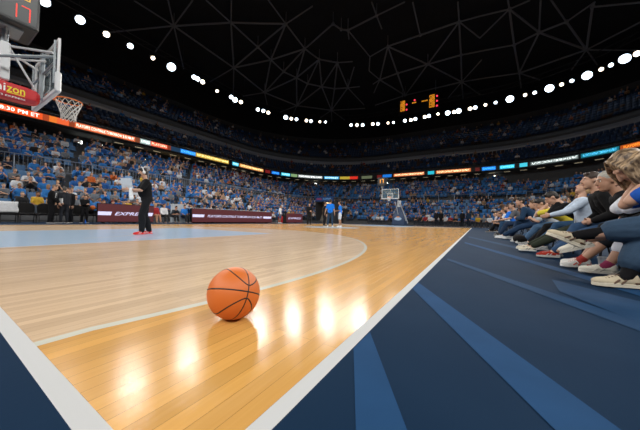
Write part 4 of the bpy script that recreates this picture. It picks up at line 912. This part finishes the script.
def hoop(root, nearone):
    pad = white
    bx = 1.2
    g = G(); g.box((bx,0,3.425), (.02,1.74,.99)); g.obj('backboard', glass, root)
    g = G()
    for y in (-.875, .875): g.box((bx,y,3.425), (.035,.05,1.05))
    for z in (2.925, 3.925): g.box((bx,0,z), (.035,1.7,.05))
    g.obj('board_frame', white, root)
    g = G()
    for y in (-.27, .27): g.box((bx+.012,y,3.275), (.004,.045,.45))
    for z in (3.07, 3.48): g.box((bx+.012,0,z), (.004,.54,.045))
    g.obj('target_square', white, root)
    g = G(); g.rbox((bx,0,2.91), (.085,1.86,.1), .02)
    for y in (-.9, .9): g.rbox((bx,y,3.07), (.085,.1,.4), .02)
    g.obj('edge_padding', pad, root)
    # rim and net
    g = G(); n = 40; P = [V((1.575+.225*math.cos(2*PI*i/n), .225*math.sin(2*PI*i/n), 3.05)) for i in range(n)]; seg = 8; vs = []
    for i in range(n):
        c = P[i]; e = (c-V((1.575,0,3.05))).normalized()
        for j in range(seg): a = 2*PI*j/seg; vs.append(c+e*.012*math.cos(a)+Z3*.012*math.sin(a))
    g.add(vs, [(i*seg+j, i*seg+(j+1) % seg, ((i+1) % n)*seg+(j+1) % seg, ((i+1) % n)*seg+j) for i in range(n) for j in range(seg)])
    rimo = g.obj('rim', orange, root, smooth=True)
    g = G(); g.box((1.28,0,3.03), (.15,.14,.05)); g.box((1.22,0,2.98), (.02,.16,.18))
    for s in (1, -1): g.cap((1.24,.06*s,3.02), (1.42,.17*s,3.045), .012)
    g.obj('bracket', orange, rimo)
    g = G(); nl = 12; lv = [(3.045,.222), (2.96,.2), (2.88,.175), (2.81,.15), (2.74,.132), (2.68,.125), (2.62,.13)]
    for i in range(nl):
        for j in range(len(lv)-1):
            for s in (.5, -.5):
                a0 = 2*PI*(i+(.5 if j % 2 else 0))/nl; a1 = a0+2*PI*s/nl; z0, r0 = lv[j]; z1, r1 = lv[j+1]
                g.tube((1.575+r0*math.cos(a0), r0*math.sin(a0), z0), (1.575+r1*math.cos(a1), r1*math.sin(a1), z1), .0055 if nearone else .008, seg=5)
    g.obj('net', mat('net_cord', (.72,.72,.7), .8), rimo)
    # supports behind the board
    g = G()
    if nearone:
        g.rbox((.62,-.12,3.42), (.13,.13,.74), .02); g.rbox((.62,.2,3.42), (.1,.1,.74), .02)
        g.tube((.3,-.05,3.34), (1.17,-.1,3.72), .02); g.tube((.66,-.12,3.74), (1.17,-.6,3.74), .022); g.tube((.66,.12,3.74), (1.17,.6,3.74), .022)
        g.tube((.66,-.12,3.74), (1.05,-.1,3.02), .018)
    else: g.tube((.3,0,3.1), (1.17,-.5,3.6), .03); g.tube((.3,0,3.1), (1.17,.5,3.6), .03)
    g.obj('brace', white, root)
    g = G()
    if nearone: g.tube((.1,-.1,3.26), (1.17,-.82,3.58), .028)
    g.rbox((1.14,0,3.4), (.07,.1,1.0), .015); g.tube((1.15,-.84,3.45), (1.15,.84,3.45), .02); g.tube((1.15,-.84,3.05), (1.15,-.84,3.9), .016); g.tube((1.15,.84,3.05), (1.15,.84,3.9), .016)
    g.obj('back_frame', grey, root)
    # arm, mast and base
    g = G(); g.rbox((-.6,0,2.93), (3.4,.1,.1), .02); g.rbox((-2.6,0,1.55), (.22,.4,2.8), .03); g.tube((-3.0,0,.5), (-.6,0,2.88), .05); g.obj('arm', white, root)
    pc = red if nearone else navy
    g = G(); sec = lambda x, h, w: [V((x, w, 2.87+h)), V((x, w*1.05, 2.87-h*.55)), V((x, w*.5, 2.87-h)), V((x, -w*.5, 2.87-h)), V((x, -w*1.05, 2.87-h*.55)), V((x, -w, 2.87+h))]
    R = [sec(-1.2,.15,.17), sec(.9,.15,.17), sec(1.05,.13,.15), sec(1.11,.08,.11)]; g.add([p for r in R for p in r], [(i*6+j, i*6+(j+1) % 6, i*6+6+(j+1) % 6, i*6+6+j) for i in range(3) for j in range(6)]+[(5,4,3,2,1,0), (18,19,20,21,22,23)])
    ap = g.obj('arm_padding', pc, root, bevel=.012)
    g = G(); g.rbox((-3.1,0,.2), (1.6,1.1,.3), .03); g.obj('base', mat('black_frame_metal', (0,0,0)), root)
    g = G()
    if nearone: g.prism([(-1.1,.0), (-1.1,1.0), (-.3,2.0), (.3,2.0), (.3,0)][::-1], (-2.4,-.55,.06), (X3, Z3, Y3), 1.1)
    else: g.add([V(p) for p in [(-2.1,-.75,.06),(-2.1,.75,.06),(-3.8,.75,.06),(-3.8,-.75,.06),(-2.1,-.62,1.0),(-2.1,.62,1.0),(-3.6,.62,1.0),(-3.6,-.62,1.0),(-2.3,-.26,2.2),(-2.3,.26,2.2),(-2.75,.26,2.2),(-2.75,-.26,2.2)]], [(3,2,1,0),(0,1,5,4),(1,2,6,5),(2,3,7,6),(3,0,4,7),(4,5,9,8),(5,6,10,9),(6,7,11,10),(7,4,8,11),(8,9,10,11)])
    bp = g.obj('base_padding', pc, root, bevel=.03)
    if not nearone:
        g = G(); g.ell((-2.09,0,.78), (.012,.42,.2), seg=20); g.obj('emblem', mat('emblem_pale', (.4,.55,.75), .5), bp)
        g = G(); g.ell((-2.1,0,.96), (.02,.2,.12), seg=16); g.obj('emblem', mat('emblem_orange', (.7,.25,.05), .5), bp)
        G().box((-3.0,-.76,.25), (.4,.02,.3)).obj('label_patch', mat('emblem_yellow', (.7,.45,.08), .5), bp)
        g = G(); pts = [(-2.9,.72,.6), (-2.7,.6,1.3), (-2.6,.3,2.1), (-1.6,.1,2.75)]
        for a, b in zip(pts, pts[1:]): g.cap(a, b, .06)
        pts = [(-2.9,.95,.3), (-2.75,.7,1.2)]; g.cap(*pts, .05); g.obj('support_tube', white, root)
    # lettering on the near arm
    if nearone:
        ax = (X3, Z3, -Y3); yl = -.182
        text_plane('ni', (.5, yl, 2.835), ax, .22, 'lettering_white', mat('letter_white', (.85,.85,.85), .5), ap, width=.14)
        text_plane('zon', (.655, yl, 2.835), ax, .22, 'lettering_yellow', mat('letter_yellow', (.85,.7,.03), .5), ap, width=.235)
        G().box((.77, yl, 2.818), (.235,.004,.012)).obj('underline', mat('letter_yellow', (0,0,0)), ap)
        text_plane('PLAYOFFS EXPRESS', (.3, -.17, 2.742), (X3, V((0,.35,1)).normalized()*1, V((0,-1,.35)).normalized()), .05, 'small_lettering', mat('letter_white', (0,0,0)), ap, width=.6)
near_h = empty('basketball_hoop', (0, 7.5, 0), 0, label='basketball hoop with glass backboard and red padded arm at the left', cat='basketball hoop'); hoop(near_h, True)
far_h = empty('basketball_hoop', (28, 7.5, 0), PI, label='distant basketball hoop with navy padded base at the far baseline', cat='basketball hoop'); hoop(far_h, False)
shell = mat('clock_shell', (.02,.024,.028), .35, noise=.1); ledr = mat('led_red', (.3,.01,.01), .4, emis=(1,.06,.03), es=.9); ledy = mat('led_yellow', (.3,.2,.01), .4, emis=(1,.55,.05), es=.7); ledo = mat('led_orange', (.3,.1,.01), .4, emis=(1,.38,.03), es=1.6)
for nearone in (True, False):
    t = empty('shot_clock', (.62, 7.5, 4.1) if nearone else (27.6, 8.65, 4.45), 0 if nearone else PI, label='black four-sided shot clock with red and yellow digits above the left backboard' if nearone else 'small shot clock with orange digits above the distant backboard', cat='shot clock')
    k = 1 if nearone else .9
    G().rbox((-.04,0,.45), (.84,.86,.88), .03).obj('housing', shell, t)
    fp = mat('clock_face', (.035,.045,.052), .3, noise=.06, scale=4)
    for ax, o in (((X3, Z3, -Y3), (-.04,-.432,.45)), ((Y3, Z3, X3), (.382,0,.45)), ((-X3, Z3, Y3), (-.04,.432,.45)))[:3 if nearone else 2][(0 if nearone else 1):]:
        f = G().box(o, (.76,.76,.01), ax).obj('face', fp if nearone else shell, t)
        b = V(o)+ax[2]*.008
        if nearone:
            digit('1', b+ax[0]*.01-ax[1]*.335, ax, .26, ledr, f, .018); digit('7', b+ax[0]*.18-ax[1]*.335, ax, .26, ledr, f, .018)
            for ch, x in (('0', -.06), ('3', .07), ('5', .21)): digit(ch, b+ax[0]*x+ax[1]*.07, ax, .17, ledy, f, .016)
        else: digit('1', b-ax[0]*.28-ax[1]*.2, ax, .42, ledo, f, .06); digit('7', b+ax[0]*.06-ax[1]*.2, ax, .42, ledo, f, .06)
    G().rbox((-.04,0,.0), (.5,.5,.06), .01).obj('base_plate', grey, t)
    g = G(); g.rbox((0,0,-.17) if nearone else (.0,0,-.3), (.1,.1,.36 if nearone else .6), .01); g.tube((0,-.2,.0), (.0,.0,-.34), .02); g.tube((0,.2,.0), (.0,.0,-.34), .02)
    if not nearone: g.tube((0,0,-.55), (0,1.15,-.75), .04); g.tube((0,1.15,-.75), (.5,1.15,-1.4), .04)
    g.obj('mount', grey, t)

# ------------------------------------------------------------------ boards, tables and barrier along the far sideline
maroon = mat('board_maroon', (.045,.012,.016), .35, noise=.05, emis=hexc('5a2228'), es=.55); lw = mat('board_letters', (.3,.3,.35), .4, emis=hexc('c8c8f0'), es=1.0)
def led_board(x0, x1, items, label, y=17.2, z0=.07, z1=1.12):
    t = empty('advertising_board', ((x0+x1)/2, y, 0), label=label, cat='advertising board'); w = x1-x0
    G().rbox((0,.09,(z0+z1)/2), (w,.16,z1-z0), .015).obj('cabinet', blkp, t); G().box((0,.0,(z0+z1)/2), (w-.04,.02,z1-z0-.05)).obj('screen', maroon, t)
    g = G()
    for i in range(int(w/1.5)+1): g.box((-w/2+.3+i*1.5,.1,.04), (.08,.24,.08))
    g.obj('foot', blkp, t)
    for kind, a, b, s in items:
        if kind == 'bar': g = G(); g.prism([(a-x0-w/2, .46), (b-x0-w/2-.06, .46), (b-x0-w/2, .66), (a-x0-w/2, .66)], (0,-.012,0), (X3, Z3, -Y3), .006); g.obj('bar', lw, t)
        else: text_plane(s, (a-x0-w/2, -.014, .47), (X3, Z3, -Y3), .27, 'lettering', lw, t, width=b-a, shear=.35)
led_board(5.1, 7.95, [('bar',5.12,5.75,0), ('t',5.85,7.5,'EXPRESS'), ('bar',7.62,7.9,0)], 'maroon advertising board reading EXPRESS behind the man in black t-shirt')
led_board(10.5, 19.0, [('bar',10.55,11.5,0), ('t',11.75,17.6,'PLAYOFFS CONTINUE TOMORROW 8:30 PM ET'), ('bar',17.75,18.9,0)], 'long maroon advertising board with a line of white lettering')
led_board(21.2, 24.3, [('t',21.5,24.0,'EXPRESS')], 'short maroon advertising board right of the person in white t-shirt')
t = empty('press_table', (14.75, 17.72, 0), label='long pale topped table behind the long maroon board', cat='table')
G().rbox((0,0,1.13), (8.5,.55,.05), .01).obj('table_top', mat('table_top_pale', (.5,.53,.56), .5), t)
g = G(); g.box((0,-.2,.55), (8.4,.03,1.1)); g.obj('front_panel', blkp, t)
for x in (-4.1, 0, 4.1): G().box((x,.2,.55), (.05,.05,1.1)).obj('leg', blkm, t)
k = 0
for x in (11.3, 12.6, 13.9, 15.2, 16.6, 18.0):
    k += 1; t = empty('laptop', (x, 17.72, 1.156), PI/2*0, label='open black laptop on the long pale table, %s from the left' % ORD(k), cat='laptop', group='laptops on the long table')
    G().rbox((0,.08,.01), (.34,.24,.018), .006).obj('keyboard_base', blkp, t); G().rbox((0,-.06,.13), (.34,.014,.23), .005).obj('screen', blkp, t)
t = empty('barrier_box', (10.1, 18.15, 0), label='pale grey barrier box behind the child in bright blue', cat='barrier')
G().rbox((0,.0,.68), (1.1,.3,1.3), .03).obj('panel', mat('barrier_pale', (.45,.5,.55), .6), t); G().rbox((0,0,1.34), (1.16,.36,.05), .01).obj('cap', mat('barrier_cap', (.55,.6,.65), .5), t)
# bench chairs
def bench_chair():
    t = empty('bench_chair', (0,0,0)); G().rbox((.04,0,.44), (.5,.52,.1), .03).obj('seat', blkp, t, bevel=.012)
    a = (V((1,0,.12)).normalized(), Y3, V((-.12,0,1)).normalized()); g = G(); g.prism([(-.25,-.24), (.25,-.24), (.27,.1), (.2,.22), (.08,.26), (-.08,.26), (-.2,.22), (-.27,.1)], (-.2,0,.72), (Y3, a[2], -a[0]), .06); g.obj('backrest', blkp, t, bevel=.015)
    for sy in (1, -1):
        G().tube((.26,.25*sy,0), (.2,.25*sy,.4), .016, seg=8).obj('leg', blkm, t); G().tube((-.26,.25*sy,0), (-.18,.25*sy,.4), .016, seg=8).obj('leg', blkm, t); G().tube((-.18,.25*sy,.4), (-.24,.24*sy,.8), .015, seg=8).obj('back_post', blkm, t)
    g = G()
    for x in (.24, -.24): g.tube((x,.25,.12), (x,-.25,.12), .01, seg=6)
    g.obj('stretcher', blkm, t); reg(t); return t
bc = bench_chair(); k = 0
for i, x in enumerate([1.55, 2.1, 2.68, 3.28, 3.88, 4.5, 4.95]):
    k += 1; o = bc if i == 0 else dup(bc, (0,0,0), 0)
    o.location = (x, 17.9, 0); o.rotation_euler = (0,0,-HD); tag(o, 'black padded bench chair beside the court, %s from the left' % ORD(k), 'chair', 'bench chairs left of the maroon board')
t = tag(G().obj('towel', cloth('cloth_e0e4ea', 'e0e4ea'), None), 'white towel draped over a black bench chair at the left edge', 'towel')
g = G(); n = 14
gv = []
for i in range(n+1):
    for j in range(9):
        x = (j/8-.5)*.6; s = i/n; fold = .018*math.sin(j*2.1+i*.3)
        if s < .5: gv.append((x+.02*math.sin(i), -.06+fold*(1-s), .98-(.5-s)*.95+.0))
        elif s < .6: gv.append((x, -.05+(s-.5)*1.6, 1.0))
        else: gv.append((x, .1+fold, .98-(s-.6)*1.0))
g.add(gv, [(i*9+j, i*9+j+1, i*9+10+j, i*9+9+j) for i in range(n) for j in range(8)]); me = g.mesh('towel', cloth('cloth_e0e4ea', 'e0e4ea')); t.data = me; t.location = (2.1, 18.06, .0)
sd_ = t.modifiers.new('s', 'SOLIDIFY'); sd_.thickness = .02
t = empty('water_bottle', (4.7, 17.45, 0), label='small blue bottle on the floor beside the bench chairs', cat='bottle'); G().tube((0,0,0), (0,0,.2), .04, seg=12).obj('bottle_body', mat('bottle_blue', (.02,.15,.7), .3), t); G().tube((0,0,.2), (0,0,.25), .02, seg=10).obj('cap', white, t)
t = empty('equipment_bag', (20.2, 17.1, 0), label='red bag standing on the floor right of the person in white t-shirt', cat='bag'); G().rbox((0,0,.4), (.5,.4,.8), .1).obj('bag_body', cloth('cloth_a01820', 'a01820'), t, bevel=.03); G().cap((-.1,0,.8), (.1,0,.8), .02).obj('handle', blkp, t)
g = G()
t = empty('equipment_case', (20.9, 17.4, 0), label='black equipment case next to the red bag', cat='case'); G().rbox((0,0,.45), (.7,.5,.86), .03).obj('case_body', blkp, t, bevel=.01); G().rbox((0,0,.9), (.74,.54,.05), .01).obj('lid', blkm, t)

# tunnel at the far left corner
t = empty('tunnel_portal', (31.6, 18.6, 0), label='tunnel mouth with navy banner at the far left corner of the court', cat='tunnel')
g = G(); g.box((.9,1.45,1.55), (1.8,.15,3.1)); g.box((.9,-1.45,1.55), (1.8,.15,3.1)); g.box((.9,0,3.15), (1.8,3.05,.15)); g.obj('portal_frame', mat('portal_dark', (.03,.032,.04), .7), t)
G().box((1.8,0,1.55), (.1,2.75,3.05)).obj('back_wall', mat('portal_tan', (.2,.15,.09), .8), t)
g = G()
for i in range(6): g.box((1.6-.14*(5-i), .5, .12+.2*i), (.28+.28*(0), 1.6, .2))
g.obj('steps', mat('portal_steps', (.22,.2,.17), .8), t)
b = G().box((-.05,0,3.5), (.06,3.1,.7)).obj('banner', mat('banner_navy', (.01,.04,.12), .6, emis=hexc('0c2c5c'), es=.35), t)
text_plane('EXPRESS', (-.09, 1.3, 3.38), (-Y3, Z3, -X3), .4, 'banner_lettering_red', mat('banner_red', (.3,.02,.05), .5, emis=(.5,.05,.1), es=.4), b, width=.9)
text_plane('PLAYOFFS', (-.09, .2, 3.38), (-Y3, Z3, -X3), .4, 'banner_lettering_blue', mat('banner_pale', (.1,.25,.5), .5, emis=(.15,.35,.7), es=.4), b, width=1.4)
tag(G().box((32.4, 18.6, 3.0), (1.0,.2,.06)).obj('tunnel_lamp', mat('tunnel_lamp_glow', (.8,.7,.5), .4, emis=(1,.75,.4), es=3), None), 'warm strip lamp under the roof of the tunnel', 'lamp')

# ceiling scoreboard
t = empty('hanging_scoreboard', (50, 9.25, 21.5), label='black hanging scoreboard with orange and red lights above the far end', cat='scoreboard')
G().rbox((.15,0,1.6), (.25,7.4,3.4), .05).obj('housing', mat('display_black', (0,0,0)), t)
def dots(y0, y1, z0, z1, m, nme, ny, nz, mask=None):
    g = G()
    for i in range(ny):
        for j in range(nz):
            if mask and not mask(i, j): continue
            g.box((0, y0+(y1-y0)*(i+.5)/ny-9.25, z0+(z1-z0)*(j+.5)/nz-21.5), (.06, abs(y1-y0)/ny*.8, abs(z1-z0)/nz*.7))
    g.obj(nme, m, t)
lo2 = mat('board_orange', (.3,.12,.01), .4, emis=(1,.36,.02), es=.75); lr2 = mat('board_red', (.3,.01,.02), .4, emis=(1,.05,.1), es=1.4)
rs = random.Random(3); W = [[rs.random() < .75 for _ in range(9)] for _ in range(5)]
dots(12.58, 11.7, 22.1, 24.2, lo2, 'home_column', 5, 9, lambda i, j: i > 1 or W[i][j]); dots(7.3, 6.35, 21.75, 24.15, lo2, 'guest_column', 5, 10, lambda i, j: i > 1 or W[i % 5][j % 9])
dots(10.4, 9.6, 23.2, 23.5, lo2, 'dash', 3, 1); dots(8.65, 7.55, 23.15, 23.4, lo2, 'dash', 4, 1)
for y, z in ((11.4,23.3), (11.4,22.3), (9.9,23.8), (5.97,23.7), (5.97,22.8), (5.97,21.9)): G().ell((0, y-9.25, z-21.5), (.08,.17,.17), seg=10, rings=6).obj('indicator_light', lr2, t)
g = G(); g.tube((.15,-3,3.2), (.15,-3,5.2), .04); g.tube((.15,3,3.2), (.15,3,5.2), .04); g.obj('hanger', grey, t)

# ------------------------------------------------------------------ world and output
w = bpy.data.worlds.new('world'); bpy.context.scene.world = w; w.use_nodes = True
w.node_tree.nodes['Background'].inputs[0].default_value = (.006,.008,.012,1); w.node_tree.nodes['Background'].inputs[1].default_value = 1
sc = bpy.context.scene
sc.view_settings.view_transform = 'Standard'; sc.view_settings.look = 'None'; sc.view_settings.gamma = 1; sc.view_settings.exposure = 0
sc.cycles.max_bounces = 5; sc.cycles.sample_clamp_indirect = 6; sc.cycles.use_denoising = True
